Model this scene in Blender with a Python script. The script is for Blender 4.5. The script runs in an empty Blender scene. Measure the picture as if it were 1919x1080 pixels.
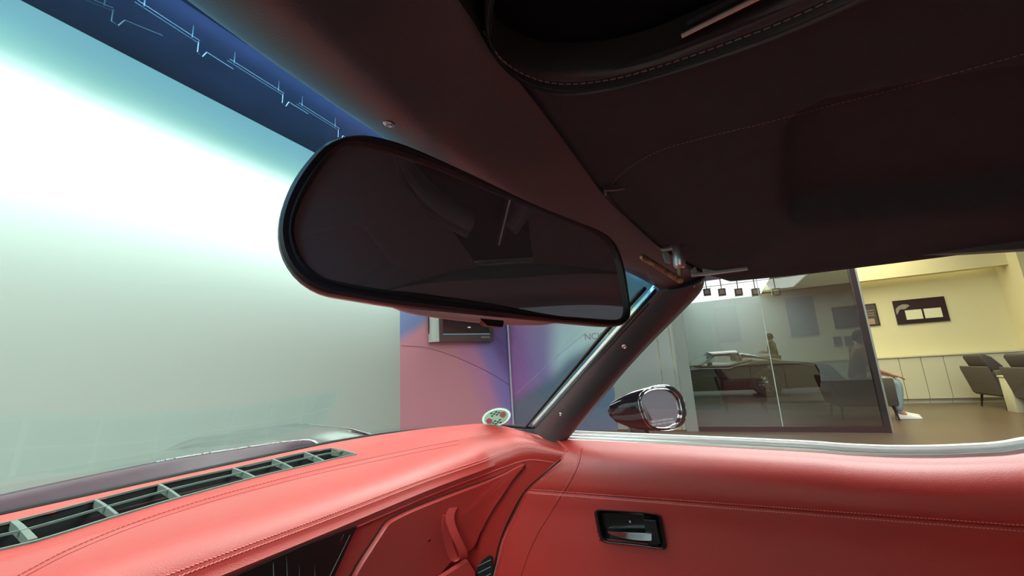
import bpy, bmesh, math, random
from mathutils import Vector, Matrix
from mathutils.bvhtree import BVHTree
random.seed(4)
SC = bpy.context.scene
COL = SC.collection
PI = math.pi

# ------------------------------------------------------------------ camera
# world: +X across the car towards the passenger door, +Y towards the nose, Z up
F_PX = 770.0
def _n(v): return v.normalized()
AX = _n(Vector((380, 135, F_PX)))                       # across direction seen by the camera (right, down, forward)
ZZ = Vector((-.0587*3776, -.998*3776, F_PX)); ZZ = _n(ZZ - AX*ZZ.dot(AX))
YY = ZZ.cross(AX)
CR = Vector((AX.x, YY.x, ZZ.x)); CD = Vector((AX.y, YY.y, ZZ.y)); CF = Vector((AX.z, YY.z, ZZ.z))
EYE = Vector((0, 0, 1.0))
cam_d = bpy.data.cameras.new('camera'); cam = bpy.data.objects.new('camera', cam_d); COL.objects.link(cam)
cam_d.sensor_fit = 'HORIZONTAL'; cam_d.sensor_width = 36; cam_d.lens = 36*F_PX/1919
cam_d.clip_start = .01; cam_d.clip_end = 200
rot = Matrix((CR, -CD, -CF)).transposed()
cam.matrix_world = Matrix.Translation(EYE) @ rot.to_4x4()
SC.camera = cam

SC.view_settings.view_transform = 'Standard'
SC.view_settings.look = 'None'
SC.view_settings.gamma = 1
SC.view_settings.use_curve_mapping = False
SC.view_settings.exposure = 0.0

world = bpy.data.worlds.new('world'); SC.world = world; world.use_nodes = True
world.node_tree.nodes['Background'].inputs[0].default_value = (.5, .55, .55, 1)
world.node_tree.nodes['Background'].inputs[1].default_value = .1

def area(name, loc, size, aim, power, color=(1, 1, 1), spread=180):
    l = bpy.data.lights.new(name, 'AREA'); l.shape = 'RECTANGLE'; l.size, l.size_y = size
    l.energy = power; l.color = color; l.spread = math.radians(spread)
    o = bpy.data.objects.new(name, l); COL.objects.link(o); o.location = loc
    d = Vector(aim) - Vector(loc)
    o.rotation_euler = d.to_track_quat('-Z', 'X' if False else 'Y').to_euler()
    return o
COOL = (.90, 1.0, .96)
WARM = (1.0, .93, .60)
area('wall_washer_light', (1.0, 3.40, 4.00), (9.0, .20), (1.0, 4.46, 3.60), 72, COOL, 150)
area('wall_spot_row_light', (1.0, 3.40, 3.98), (9.0, .20), (1.0, 4.46, 2.85), 92, COOL, 58)
area('softbox_light_front', (.6, 1.4, 4.0), (4.5, 1.6), (.6, 1.4, 0), 46, COOL, 125)
area('softbox_light_left', (-3.7, -.6, 3.50), (2.8, 5.0), (-3.6, -.6, 0), 365, COOL)
area('softbox_light_right', (3.1, -.8, 4.0), (2.6, 3.4), (3.1, -.8, 0), 190, COOL, 130)
area('softbox_light_rear', (2.5, -4.2, 4.0), (4.0, 2.0), (2.5, -4.2, 0), 90, COOL)
area('cove_light', (10.48, -1.2, 2.52), (.08, 7.2), (10.56, -1.2, 0.0), 75, (1, .92, .42), 150)
area('lounge_downlight', (8.7, -2.5, 3.3), (2.2, 5.0), (8.9, -2.5, 0), 250, WARM)

# ------------------------------------------------------------------ materials
def nodes_of(m):
    m.use_nodes = True
    return m.node_tree.nodes, m.node_tree.links, m.node_tree.nodes['Principled BSDF']
def mat(name, col, rough=.5, metal=0, spec=.5, bump=0, bscale=400, vary=0, vscale=6, coat=0, emit=None, estr=0, sheen=0):
    m = bpy.data.materials.new(name); N, L, b = nodes_of(m)
    b.inputs['Base Color'].default_value = (*col, 1)
    b.inputs['Roughness'].default_value = rough; b.inputs['Metallic'].default_value = metal
    b.inputs['Specular IOR Level'].default_value = spec
    b.inputs['Coat Weight'].default_value = coat
    b.inputs['Coat Roughness'].default_value = .03
    if sheen: b.inputs['Sheen Weight'].default_value = sheen; b.inputs['Sheen Roughness'].default_value = .45
    tc = N.new('ShaderNodeTexCoord')
    if vary:
        t = N.new('ShaderNodeTexNoise'); t.inputs['Scale'].default_value = vscale; t.inputs['Detail'].default_value = 4
        L.new(tc.outputs['Object'], t.inputs['Vector'])
        r = N.new('ShaderNodeMix'); r.data_type = 'RGBA'
        r.inputs[6].default_value = (*[c*(1-vary) for c in col], 1); r.inputs[7].default_value = (*[min(1, c*(1+vary)) for c in col], 1)
        L.new(t.outputs['Fac'], r.inputs[0]); L.new(r.outputs[2], b.inputs['Base Color'])
    if bump:
        t = N.new('ShaderNodeTexVoronoi' if bscale > 300 else 'ShaderNodeTexNoise'); t.inputs['Scale'].default_value = bscale
        L.new(tc.outputs['Object'], t.inputs['Vector'])
        bp = N.new('ShaderNodeBump'); bp.inputs['Strength'].default_value = bump; bp.inputs['Distance'].default_value = .0006
        L.new(t.outputs[0], bp.inputs['Height']); L.new(bp.outputs[0], b.inputs['Normal'])
    if emit:
        b.inputs['Emission Color'].default_value = (*emit, 1); b.inputs['Emission Strength'].default_value = estr
    return m
def thin_glass(name, tint, ior=1.45, refl=(1, 1, 1), base=0.0):
    m = bpy.data.materials.new(name); m.use_nodes = True; N = m.node_tree.nodes; L = m.node_tree.links; N.clear()
    out = N.new('ShaderNodeOutputMaterial'); tr = N.new('ShaderNodeBsdfTransparent'); gl = N.new('ShaderNodeBsdfGlossy')
    tr.inputs[0].default_value = (*tint, 1); gl.inputs['Roughness'].default_value = 0; gl.inputs[0].default_value = (*refl, 1)
    # reflectance worked out on the sheet's two-sided facing angle, so both faces mirror alike
    lw = N.new('ShaderNodeLayerWeight'); lw.inputs[0].default_value = .5
    pw = N.new('ShaderNodeMath'); pw.operation = 'POWER'; pw.inputs[1].default_value = 4.5
    L.new(lw.outputs['Facing'], pw.inputs[0])
    r0 = 2*((ior-1)/(ior+1))**2 + base
    ma = N.new('ShaderNodeMath'); ma.operation = 'MULTIPLY_ADD'; ma.inputs[1].default_value = (1-r0)*.8; ma.inputs[2].default_value = r0
    L.new(pw.outputs[0], ma.inputs[0])
    mx = N.new('ShaderNodeMixShader'); L.new(ma.outputs[0], mx.inputs[0]); L.new(tr.outputs[0], mx.inputs[1]); L.new(gl.outputs[0], mx.inputs[2])
    L.new(mx.outputs[0], out.inputs[0])
    return m

M = {}
M['red'] = mat('red_leather', (.47, .021, .015), .42, spec=.9, sheen=.26, bump=.25, bscale=900, vary=.06, vscale=9)
M['redstitch'] = mat('red_stitch_thread', (.85, .20, .17), .6)
M['redstrap'] = mat('red_strap_leather', (.58, .06, .055), .5, bump=.2, bscale=900)
M['blackleather'] = mat('black_headliner_leather', (.050, .068, .076), .42, spec=1.0, bump=.25, bscale=700, vary=.1)
M['rollleather'] = mat('black_roll_leather', (.05, .085, .095), .32, spec=.8, bump=.15, bscale=800)
M['fabric'] = mat('dark_headliner_fabric', (.048, .070, .080), .8, bump=.5, bscale=1200, vary=.15, vscale=60)
M['blackstitch'] = mat('dark_stitch_thread', (.34, .31, .28), .55)
M['blackplastic'] = mat('black_plastic', (.012, .012, .013), .38, bump=.1, bscale=900)
M['bezel'] = mat('satin_black_bezel', (.008, .009, .009), .25)
M['housing'] = mat('mirror_housing_plastic', (.022, .02, .024), .42, spec=.6)
M['rubber'] = mat('black_rubber', (.008, .008, .008), .6)
M['chrome'] = mat('chrome', (.85, .85, .86), .12, metal=1)
M['satin'] = mat('satin_metal', (.72, .70, .70), .28, metal=1)
M['brushed'] = mat('bright_molding_metal', (.9, .92, .9), .3, metal=.6)
M['brass'] = mat('worn_brass', (.55, .42, .2), .4, metal=.8)
def rust():
    m = mat('rusty_metal', (.3, .12, .06), .6, metal=.3, bump=.8, bscale=200)
    N, L, b = nodes_of(m); t = N.new('ShaderNodeTexNoise'); t.inputs['Scale'].default_value = 160; t.inputs['Detail'].default_value = 6
    r = N.new('ShaderNodeValToRGB'); e = r.color_ramp.elements
    e[0].position = .35; e[0].color = (.14, .05, .03, 1); e[1].position = .7; e[1].color = (.55, .32, .2, 1)
    tc = N.new('ShaderNodeTexCoord'); L.new(tc.outputs['Object'], t.inputs[0]); L.new(t.outputs[0], r.inputs[0]); L.new(r.outputs[0], b.inputs[0])
    return m
M['rust'] = rust()
def translucent(name, col):
    m = bpy.data.materials.new(name); m.use_nodes = True; N = m.node_tree.nodes; L = m.node_tree.links; N.clear()
    o = N.new('ShaderNodeOutputMaterial'); d = N.new('ShaderNodeBsdfDiffuse'); t = N.new('ShaderNodeBsdfTranslucent'); x = N.new('ShaderNodeMixShader')
    for q in (d, t): q.inputs[0].default_value = (*col, 1)
    x.inputs[0].default_value = .6; L.new(d.outputs[0], x.inputs[1]); L.new(t.outputs[0], x.inputs[2]); L.new(x.outputs[0], o.inputs[0]); return m
M['mirror'] = mat('rear_mirror_silver', (.80, .76, .84), .0, metal=.9)
M['paint'] = mat('black_car_paint', (.010, .008, .011), .12, spec=.6, coat=1)
M['tyre'] = mat('tyre_rubber', (.02, .02, .02), .7)
M['rim'] = mat('wheel_silver', (.6, .62, .65), .2, metal=1)
M['carpet'] = mat('black_carpet', (.02, .012, .012), .95, bump=.6, bscale=250)
M['vent'] = mat('vent_grey_plastic', (.16, .20, .18), .38, spec=.6)
M['ventdark'] = mat('vent_duct_dark', (.012, .014, .016), .6)
M['white'] = translucent('sticker_white', (.8, .95, .9))
M['pink'] = translucent('sticker_pink', (.85, .42, .55))
M['check'] = translucent('sticker_dark', (.12, .22, .2))
M['sideglass'] = thin_glass('door_glass', (.93, .95, .94), 1.45, (.9, .95, 1), .0)
M['tinted'] = thin_glass('tinted_partition_glass', (.095, .115, .135), 1.5, (.95, 1, 1), .075)
M['clearglass'] = thin_glass('clear_glass', (.8, .82, .83), 1.5)

def windshield_mat():
    m = bpy.data.materials.new('windshield_glass'); m.use_nodes = True; N = m.node_tree.nodes; L = m.node_tree.links; N.clear()
    out = N.new('ShaderNodeOutputMaterial'); tr = N.new('ShaderNodeBsdfTransparent'); gl = N.new('ShaderNodeBsdfGlossy')
    gl.inputs['Roughness'].default_value = 0; gl.inputs[0].default_value = (.9, .95, 1, 1)
    uv = N.new('ShaderNodeUVMap'); sp = N.new('ShaderNodeSeparateXYZ'); L.new(uv.outputs[0], sp.inputs[0])
    r = N.new('ShaderNodeValToRGB'); e = r.color_ramp.elements
    e[0].position = .0; e[0].color = (.92, .99, .95, 1); e[1].position = 1; e[1].color = (.24, .58, .94, 1)
    for p, c in ((.872, (.92, .99, .95, 1)), (.899, (.50, .90, .95, 1)), (.918, (.36, .72, .92, 1))):
        x = r.color_ramp.elements.new(p); x.color = c
    L.new(sp.outputs[1], r.inputs[0]); L.new(r.outputs[0], tr.inputs[0])
    mx = N.new('ShaderNodeMixShader'); mx.inputs[0].default_value = .05
    L.new(tr.outputs[0], mx.inputs[1]); L.new(gl.outputs[0], mx.inputs[2]); L.new(mx.outputs[0], out.inputs[0])
    return m
M['windshield'] = windshield_mat()

# ------------------------------------------------------------------ helpers
def ray(px, py):
    a = (px-959.5)/F_PX; b = (py-540)/F_PX
    return CR*a + CD*b + CF
def P(px, py, X=None, Y=None, Z=None, n=None, q=None):
    """point of the place lying on a known plane, along the line of sight of a pixel of the photograph"""
    d = ray(px, py)
    if X is not None: t = (X-EYE.x)/d.x
    elif Y is not None: t = (Y-EYE.y)/d.y
    elif Z is not None: t = (Z-EYE.z)/d.z
    else: t = (Vector(q)-EYE).dot(n)/d.dot(n)
    return EYE + d*t
def U(x, y, u): return Vector((x, y, 1.0+u))            # u = height relative to the eye
def cr(pts, n, closed=False):
    pts = [Vector(p) for p in pts]; m = len(pts); out = []
    segs = m if closed else m-1
    for k in range(n):
        t = k/(n if closed else n-1)*segs; i = min(int(t), segs-1); f = t-i
        g = (lambda j: pts[j % m]) if closed else (lambda j: pts[max(0, min(m-1, j))])
        p0, p1, p2, p3 = g(i-1), g(i), g(i+1), g(i+2)
        if not closed:
            if i == 0: p0 = p1*2-p2
            if i+2 > m-1: p3 = p2*2-p1
        out.append(.5*((2*p1)+(p2-p0)*f+(2*p0-5*p1+4*p2-p3)*f*f+(3*p1-p0-3*p2+p3)*f**3))
    return out
def resample(pts, n):
    L_ = [0]
    for a, b in zip(pts, pts[1:]): L_.append(L_[-1]+(b-a).length)
    out = []; j = 0
    for k in range(n):
        t = L_[-1]*k/(n-1)
        while j < len(L_)-2 and L_[j+1] < t: j += 1
        f = (t-L_[j])/max(1e-9, L_[j+1]-L_[j]); out.append(pts[j].lerp(pts[j+1], min(1, f)))
    return out
def smoothgrid(rows, nu, nv):
    rows = [cr(r, nu) for r in rows]
    cols = [cr([r[i] for r in rows], nv) for i in range(nu)]
    return [[cols[i][j] for i in range(nu)] for j in range(nv)]
def interp(tab, x):
    if x <= tab[0][0]: return tab[0][1]
    for (a, va), (b, vb) in zip(tab, tab[1:]):
        if x <= b: return va+(vb-va)*(x-a)/(b-a)
    return tab[-1][1]
class MB:
    def __init__(s): s.v = []; s.f = []; s.uv = {}
    def add(s, vs, fs):
        o = len(s.v); s.v += [Vector(v) for v in vs]; s.f += [tuple(i+o for i in f) for f in fs]; return s
    def grid(s, rows, closed=False, uv=False, keep=None, caps=False):
        n = len(rows[0]); vs = [p for r in rows for p in r]; fs = []
        for j in range(len(rows)-1):
            for i in range(n if closed else n-1):
                k = (i+1) % n
                f = (j*n+i, j*n+k, (j+1)*n+k, (j+1)*n+i)
                if keep and not keep(sum((vs[q] for q in f), Vector())/4): continue
                fs.append(f)
        if caps: fs.append(tuple(range(n))[::-1]); fs.append(tuple((len(rows)-1)*n+i for i in range(n)))
        if uv:
            o = len(s.v)
            for j in range(len(rows)):
                for i in range(n): s.uv[o+j*n+i] = (i/(n-1), j/(len(rows)-1))
        return s.add(vs, fs)
    def box(s, lo, hi):
        x0, y0, z0 = lo; x1, y1, z1 = hi
        v = [(x, y, z) for x in (x0, x1) for y in (y0, y1) for z in (z0, z1)]
        return s.add(v, [(0, 1, 3, 2), (4, 6, 7, 5), (0, 4, 5, 1), (2, 3, 7, 6), (0, 2, 6, 4), (1, 5, 7, 3)])
    def obox(s, c, ax, ay, az, rnd=0):
        c, ax, ay, az = map(Vector, (c, ax, ay, az))
        v = [c+ax*i+ay*j+az*k for i in (-1, 1) for j in (-1, 1) for k in (-1, 1)]
        return s.add(v, [(0, 1, 3, 2), (4, 6, 7, 5), (0, 4, 5, 1), (2, 3, 7, 6), (0, 2, 6, 4), (1, 5, 7, 3)])
    def tube(s, pts, r, n=8, caps=True):
        pts = [Vector(p) for p in pts]; rows = []; up = None
        for i, p in enumerate(pts):
            t = (pts[min(i+1, len(pts)-1)]-pts[max(i-1, 0)]).normalized()
            if up is None: up = Vector((0, 0, 1)) if abs(t.z) < .9 else Vector((1, 0, 0))
            a = t.cross(up).normalized(); b = a.cross(t).normalized(); up = b
            rr = r[i] if isinstance(r, (list, tuple)) else r
            rows.append([p+a*math.cos(2*PI*k/n)*rr+b*math.sin(2*PI*k/n)*rr for k in range(n)])
        return s.grid(rows, closed=True, caps=caps)
    def prism(s, poly, ext):
        poly = [Vector(p) for p in poly]; n = len(poly); e = Vector(ext)
        vs = poly+[p+e for p in poly]
        return s.add(vs, [tuple(range(n))[::-1], tuple(range(n, 2*n))]+[(i, (i+1) % n, n+(i+1) % n, n+i) for i in range(n)])
    def ball(s, c, r, nu=16, nv=10):
        c = Vector(c); r = (r, r, r) if isinstance(r, (int, float)) else r
        rows = [[c+Vector((r[0]*math.sin(PI*j/nv)*math.cos(2*PI*i/nu), r[1]*math.sin(PI*j/nv)*math.sin(2*PI*i/nu), r[2]*math.cos(PI*j/nv))) for i in range(nu)] for j in range(nv+1)]
        return s.grid(rows, closed=True)
    def loops(s, rows, caps=True): return s.grid(rows, closed=True, caps=caps)
    def mirror(s, xc):
        o = MB(); o.v = [Vector((2*xc-v.x, v.y, v.z)) for v in s.v]; o.f = [f[::-1] for f in s.f]; o.uv = dict(s.uv); return o
    def bvh(s): return BVHTree.FromPolygons(s.v, s.f)
WORLD_LOC = {}
def build(name, mb, m, parent=None, smooth=True, solid=0, bevel=0, sub=0, local=False, offset=-1):
    me = bpy.data.meshes.new(name); me.from_pydata([tuple(v) for v in mb.v], [], mb.f)
    bm = bmesh.new(); bm.from_mesh(me)
    bmesh.ops.remove_doubles(bm, verts=bm.verts, dist=1e-6)
    if mb.uv:
        pass
    bm.to_mesh(me); bm.free()
    if mb.uv:
        me = bpy.data.meshes.new(name); me.from_pydata([tuple(v) for v in mb.v], [], mb.f)
        lay = me.uv_layers.new(name='UVMap')
        for p in me.polygons:
            for li in p.loop_indices: lay.data[li].uv = mb.uv[me.loops[li].vertex_index]
    else:
        bm = bmesh.new(); bm.from_mesh(me); bmesh.ops.recalc_face_normals(bm, faces=bm.faces); bm.to_mesh(me); bm.free()
    for p in me.polygons: p.use_smooth = smooth
    me.materials.append(m)
    o = bpy.data.objects.new(name, me); COL.objects.link(o)
    if parent is not None:
        o.parent = parent
        if not local: o.matrix_parent_inverse = Matrix.Translation(-WORLD_LOC.get(parent.name, Vector()))
        WORLD_LOC[o.name] = Vector() if not local else Vector()
    if bevel:
        b = o.modifiers.new('bevel', 'BEVEL'); b.width = bevel; b.segments = 3; b.limit_method = 'ANGLE'; b.angle_limit = .6
        if smooth: pass
    if solid:
        s = o.modifiers.new('thickness', 'SOLIDIFY'); s.thickness = solid; s.offset = offset
    if sub:
        s = o.modifiers.new('smooth', 'SUBSURF'); s.levels = sub; s.render_levels = sub
    if smooth and not sub:
        for e in me.edges: pass
        try:
            me.set_sharp_from_angle(angle=math.radians(38))
        except Exception: pass
    return o
def thing(name, label, cat, loc=(0, 0, 0), rz=0, group=None):
    o = bpy.data.objects.new(name, None); COL.objects.link(o); o.location = loc; o.rotation_euler = (0, 0, rz)
    o.empty_display_size = .1
    o['label'] = label; o['category'] = cat
    if group: o['group'] = group
    WORLD_LOC[o.name] = Vector(loc)
    return o
def tag(o, label, cat, group=None):
    o['label'] = label; o['category'] = cat
    if group: o['group'] = group
    return o
def struct(name, mb, m, **k):
    o = build(name, mb, m, smooth=k.pop('smooth', False), **k)
    if o.parent is None: o['kind'] = 'structure'
    return o
def stitches(mb, path, step=.0035, ln=.0022, r=.00035, lift=None, slant=0):
    """little thread dashes lying along a path"""
    tot = sum((b-a).length for a, b in zip(path, path[1:])); n = max(2, int(tot/step))
    q = resample(path, n*2)
    for i in range(0, len(q)-1, 2):
        a, b = q[i], q[i+1]; d = (b-a).normalized()*ln*.5; c = (a+b)/2
        if lift: c = c+lift
        s_ = Vector((0, 0, slant)) if slant else Vector()
        mb.tube([c-d-s_, c+d+s_], r, 4)
def on(bvh, px, py, lift=.0):
    d = ray(px, py).normalized(); h = bvh.ray_cast(EYE, d)
    if h[0] is None:            # just past the edge: continue the surface's last tangent plane
        for k in range(1, 60):
            for dx, dy in ((-1, 0), (0, -1), (1, 0), (0, 1), (-1, -1)):
                e = ray(px+dx*k*4, py+dy*k*4).normalized(); g = bvh.ray_cast(EYE, e)
                if g[0] is not None and abs(g[1].dot(d)) > .1:
                    t = (g[0]-EYE).dot(g[1])/d.dot(g[1])
                    if 0 < t < 3*(g[0]-EYE).length:
                        n = g[1] if g[1].dot(d) < 0 else -g[1]
                        return EYE+d*t+n*lift
        return None
    n = h[1]
    if n.dot(d) > 0: n = -n
    return h[0]+n*lift
def onpath(bvh, pxs, n=40, lift=.0):
    q = cr([Vector((x, y, 0)) for x, y in pxs], n)
    out = [on(bvh, p.x, p.y, lift) for p in q]
    return [p for p in out if p is not None]
def letters(name, text, size, mtx, m, ext, parent=None):
    fc = bpy.data.curves.new(name, 'FONT'); fc.body = text; fc.size = size; fc.extrude = ext; fc.align_x = 'CENTER'
    fo = bpy.data.objects.new('tmp_'+name, fc); COL.objects.link(fo); dg = bpy.context.evaluated_depsgraph_get(); dg.update()
    m2 = fo.evaluated_get(dg).to_mesh(); mb = MB(); mb.add([mtx @ v.co for v in m2.vertices], [tuple(p.vertices) for p in m2.polygons])
    fo.evaluated_get(dg).to_mesh_clear(); bpy.data.objects.remove(fo); bpy.data.curves.remove(fc)
    return build(name, mb, m, parent, False)
XC = .205
def mir(p): return Vector((2*XC-p.x, p.y, p.z))
def both(right):            # a list of points from the centre line outwards -> full width, left to right
    return [mir(p) for p in right[::-1] if abs(p.x-XC) > 1e-6]+list(right)

#PART2
# ================================================================== THE ROOM
GX = 6.8                                # glass partition plane
WA = Vector((5.15, 4.46, 0)); WB = Vector((6.8, 3.35, 0))   # slanted graphic wall
RM_CEIL = 4.05
def floor_mat():
    m = mat('polished_floor', (.105, .086, .060), .34, spec=.22, vary=.10, vscale=1.3)
    return m
M['floor'] = floor_mat()
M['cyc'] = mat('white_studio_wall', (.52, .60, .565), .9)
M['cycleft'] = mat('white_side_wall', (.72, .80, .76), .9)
M['greywall'] = mat('pale_grey_wall', (.60, .66, .63), .8)
M['darkceil'] = mat('dark_ceiling', (.055, .042, .10), .8, vary=.5, vscale=1.5)
M['lounge'] = mat('cream_wall_paint', (.66, .62, .42), .8)
M['loungecab'] = mat('cream_cabinet_laminate', (.60, .58, .46), .5)
M['gap'] = mat('dark_joint', (.12, .11, .08), .9)
M['frame'] = mat('partition_frame_dark', (.018, .02, .022), .3)
M['ledgrey'] = mat('lightbox_rail_metal', (.07, .085, .10), .5)

struct('floor', MB().box((-5.5, -8, -.1), (12, 4.6, 0)), M['floor'])
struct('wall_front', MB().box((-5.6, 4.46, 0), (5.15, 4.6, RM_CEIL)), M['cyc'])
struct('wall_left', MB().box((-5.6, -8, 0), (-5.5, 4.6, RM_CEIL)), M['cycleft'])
struct('wall_rear', MB().box((-5.6, -8.1, 0), (12, -8, RM_CEIL)), mat('rear_wall_paint', (.26, .24, .27), .8))
struct('ceiling', MB().box((-5.6, -8.1, RM_CEIL), (6.9, 4.6, RM_CEIL+.1)), M['darkceil'])

def graphic_mat(name, side):
    """printed wall film: rose field with violet and blue swooshes"""
    m = bpy.data.materials.new(name); N, L, b = nodes_of(m)
    b.inputs['Roughness'].default_value = .25
    uv = N.new('ShaderNodeUVMap'); sp = N.new('ShaderNodeSeparateXYZ')
    ns = N.new('ShaderNodeTexNoise'); ns.inputs['Scale'].default_value = 2.0; ns.inputs['Detail'].default_value = 1
    L.new(uv.outputs[0], ns.inputs['Vector'])
    mv = N.new('ShaderNodeVectorMath'); mv.operation = 'MULTIPLY_ADD'; mv.inputs[1].default_value = (.12, .12, 0)
    L.new(ns.outputs['Color'], mv.inputs[0]); L.new(uv.outputs[0], mv.inputs[2])
    L.new(mv.outputs[0], sp.inputs[0])
    def lin(a, bb, c):
        k = N.new('ShaderNodeVectorMath'); k.operation = 'DOT_PRODUCT'; k.inputs[1].default_value = (a, bb, 0)
        L.new(mv.outputs[0], k.inputs[0]); q = N.new('ShaderNodeMath'); q.operation = 'ADD'; q.inputs[1].default_value = c
        L.new(k.outputs['Value'], q.inputs[0]); return q
    def ramp(src, stops):
        r = N.new('ShaderNodeValToRGB'); e = r.color_ramp.elements; e[0].position, e[0].color = stops[0][0], (*stops[0][1], 1)
        e[1].position, e[1].color = stops[-1][0], (*stops[-1][1], 1)
        for p, c in stops[1:-1]: x = e.new(p); x.color = (*c, 1)
        r.color_ramp.interpolation = 'EASE'
        L.new(src.outputs[0], r.inputs[0]); return r
    if side == 0:       # u: 0 left..1 right end of the slanted wall, v: height / 3
        rose = (.68, .28, .36); vio = (.27, .22, .60); blu = (.16, .24, .50)
        a = ramp(lin(1.15, .75, -.55), [(0, rose), (.42, rose), (.60, (.62, .25, .46)), (.78, vio), (1, (.15, .11, .36))])
        c = ramp(lin(-1.3, 2.6, -1.05), [(0, (0, 0, 0)), (.25, (0, 0, 0)), (.5, (1, 1, 1)), (1, (1, 1, 1))])
        mx = N.new('ShaderNodeMix'); mx.data_type = 'RGBA'; L.new(c.outputs[0], mx.inputs[0]); L.new(a.outputs[0], mx.inputs[6]); mx.inputs[7].default_value = (*blu, 1)
    else:               # u: 0 at the corner with the slanted wall .. 1 towards the doors
        a = ramp(lin(1, 0, -.05), [(0, (.33, .14, .42)), (.12, (.38, .16, .50)), (.35, (.30, .22, .52)), (.6, (.52, .68, .80)), (1, (.64, .80, .80))])
        c = ramp(lin(.9, -2.6, .95), [(0, (0, 0, 0)), (.30, (0, 0, 0)), (.55, (1, 1, 1)), (1, (1, 1, 1))])
        mx = N.new('ShaderNodeMix'); mx.data_type = 'RGBA'; L.new(c.outputs[0], mx.inputs[0]); L.new(a.outputs[0], mx.inputs[6]); mx.inputs[7].default_value = (.12, .18, .28, 1)
    L.new(mx.outputs[2], b.inputs['Base Color'])
    return m
wd = (WB-WA).normalized(); wn = Vector((wd.y, -wd.x, 0)); wn = wn if wn.dot(-WA) > 0 else -wn
s = MB(); s.v = [WA, WB, WB+Vector((0, 0, 3)), WA+Vector((0, 0, 3))]; s.f = [(0, 1, 2, 3)]; s.uv = {0: (0, 0), 1: (1, 0), 2: (1, 1), 3: (0, 1)}
w1 = struct('wall_graphic_slanted', s, graphic_mat('rose_violet_wall_film', 0)); 
s = MB(); s.v = [WB, Vector((GX, 1.52, 0)), Vector((GX, 1.52, 3)), WB+Vector((0, 0, 3))]; s.f = [(0, 1, 2, 3)]; s.uv = {0: (0, 0), 1: (1, 0), 2: (1, 1), 3: (0, 1)}
w2 = struct('wall_graphic_side', s, graphic_mat('violet_blue_wall_film', 1))
struct('wall_above_graphic', MB().prism([WA+Vector((0, 0, 3)), WB+Vector((0, 0, 3)), WB+Vector((.1, .1, 3)), WA+Vector((.1, .15, 3))], (0, 0, 1.05)), M['greywall'])
struct('wall_right_header', MB().box((GX-.02, -8, 3.0), (GX+.10, 3.35, RM_CEIL)), M['greywall'])
struct('trim_corner', MB().tube([WB+Vector((-.03, -.02, .0)), WB+Vector((-.03, -.02, 3.0))], .018, 8), mat('corner_bead_pale', (.55, .55, .68), .3))
# fine printed arcs on the slanted film
arc = MB(); q0 = WA+wn*.004
pa = [P(x, y, n=wn, q=q0) for x, y in ((752, 648), (800, 652), (850, 668), (900, 690), (940, 712), (968, 735))]
pa = cr(pa, 24); arc.tube(pa, .004, 4)
struct('trim_arc', arc, mat('film_line_plum', (.22, .08, .14), .5))
arc = MB(); pb = [P(x, y, X=GX-.004) for x, y in ((968, 738), (990, 718), (1020, 690), (1060, 655), (1100, 622))]
arc.tube(cr(pb, 16), .004, 4)
struct('trim_arc_side', arc, mat('film_line_pale', (.6, .62, .72), .5))
# faint letters printed on the side film
zr = Vector((-1, 0, 0)); yr = Vector((0, 0, 1)); xr = yr.cross(zr)
lt_ = letters('wall_lettering', 'NCK', .15, Matrix.Translation(P(1113, 636, X=GX-.006)) @ Matrix((xr, yr, zr)).transposed().to_4x4(), mat('lettering_rose', (.40, .24, .36), .5), .001)
tag(lt_, 'faint rose letters printed on the pale blue wall film beside the windshield pillar', 'lettering')

# ---- doors and dark glass partition along X = GX
PY0, PY1 = -1.80, 1.20
YM = P(1285, 700, X=GX).y
doors_m = mat('grey_door_laminate', (.30, .32, .31), .12, spec=.7, coat=.6)
ys = [1.52, P(1232, 640, X=GX).y, P(1256, 640, X=GX).y, YM+.09]
for k in range(3):
    struct('door_%d' % (k+1), MB().box((GX, ys[k+1]+.006, .02), (GX+.05, ys[k]-.006, 3.0)), doors_m)
struct('trim_1', MB().box((GX-.03, YM-.07, 0), (GX+.07, YM+.09, 3.0)), mat('mullion_grey', (.22, .23, .21), .25, spec=.6, vary=.2, vscale=2))
seam = P(1440, 650, X=GX).y
for k, (a, b_) in enumerate(((YM-.07, seam+.004), (seam-.004, PY0))):
    g = MB(); g.add([(GX, a, .06), (GX, b_, .06), (GX, b_, 3.0), (GX, a, 3.0)], [(0, 1, 2, 3)])
    w = struct('window_%d' % (k+1), g, M['tinted'])
struct('trim_2', MB().box((GX-.005, seam-.005, .06), (GX+.008, seam+.005, 3.0)), mat('glass_joint', (.45, .5, .45), .4))
struct('trim_3', MB().box((GX-.03, PY0-.03, 0), (GX+.05, PY0+.03, 3.0)), M['frame'])
struct('trim_4', MB().box((GX-.025, PY0, 0), (GX+.05, YM, .07)), M['frame'])
struct('trim_5', MB().box((GX-.012, PY0-.055, 0), (GX-.0, PY0-.034, 3.0)), M['satin'])

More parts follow.
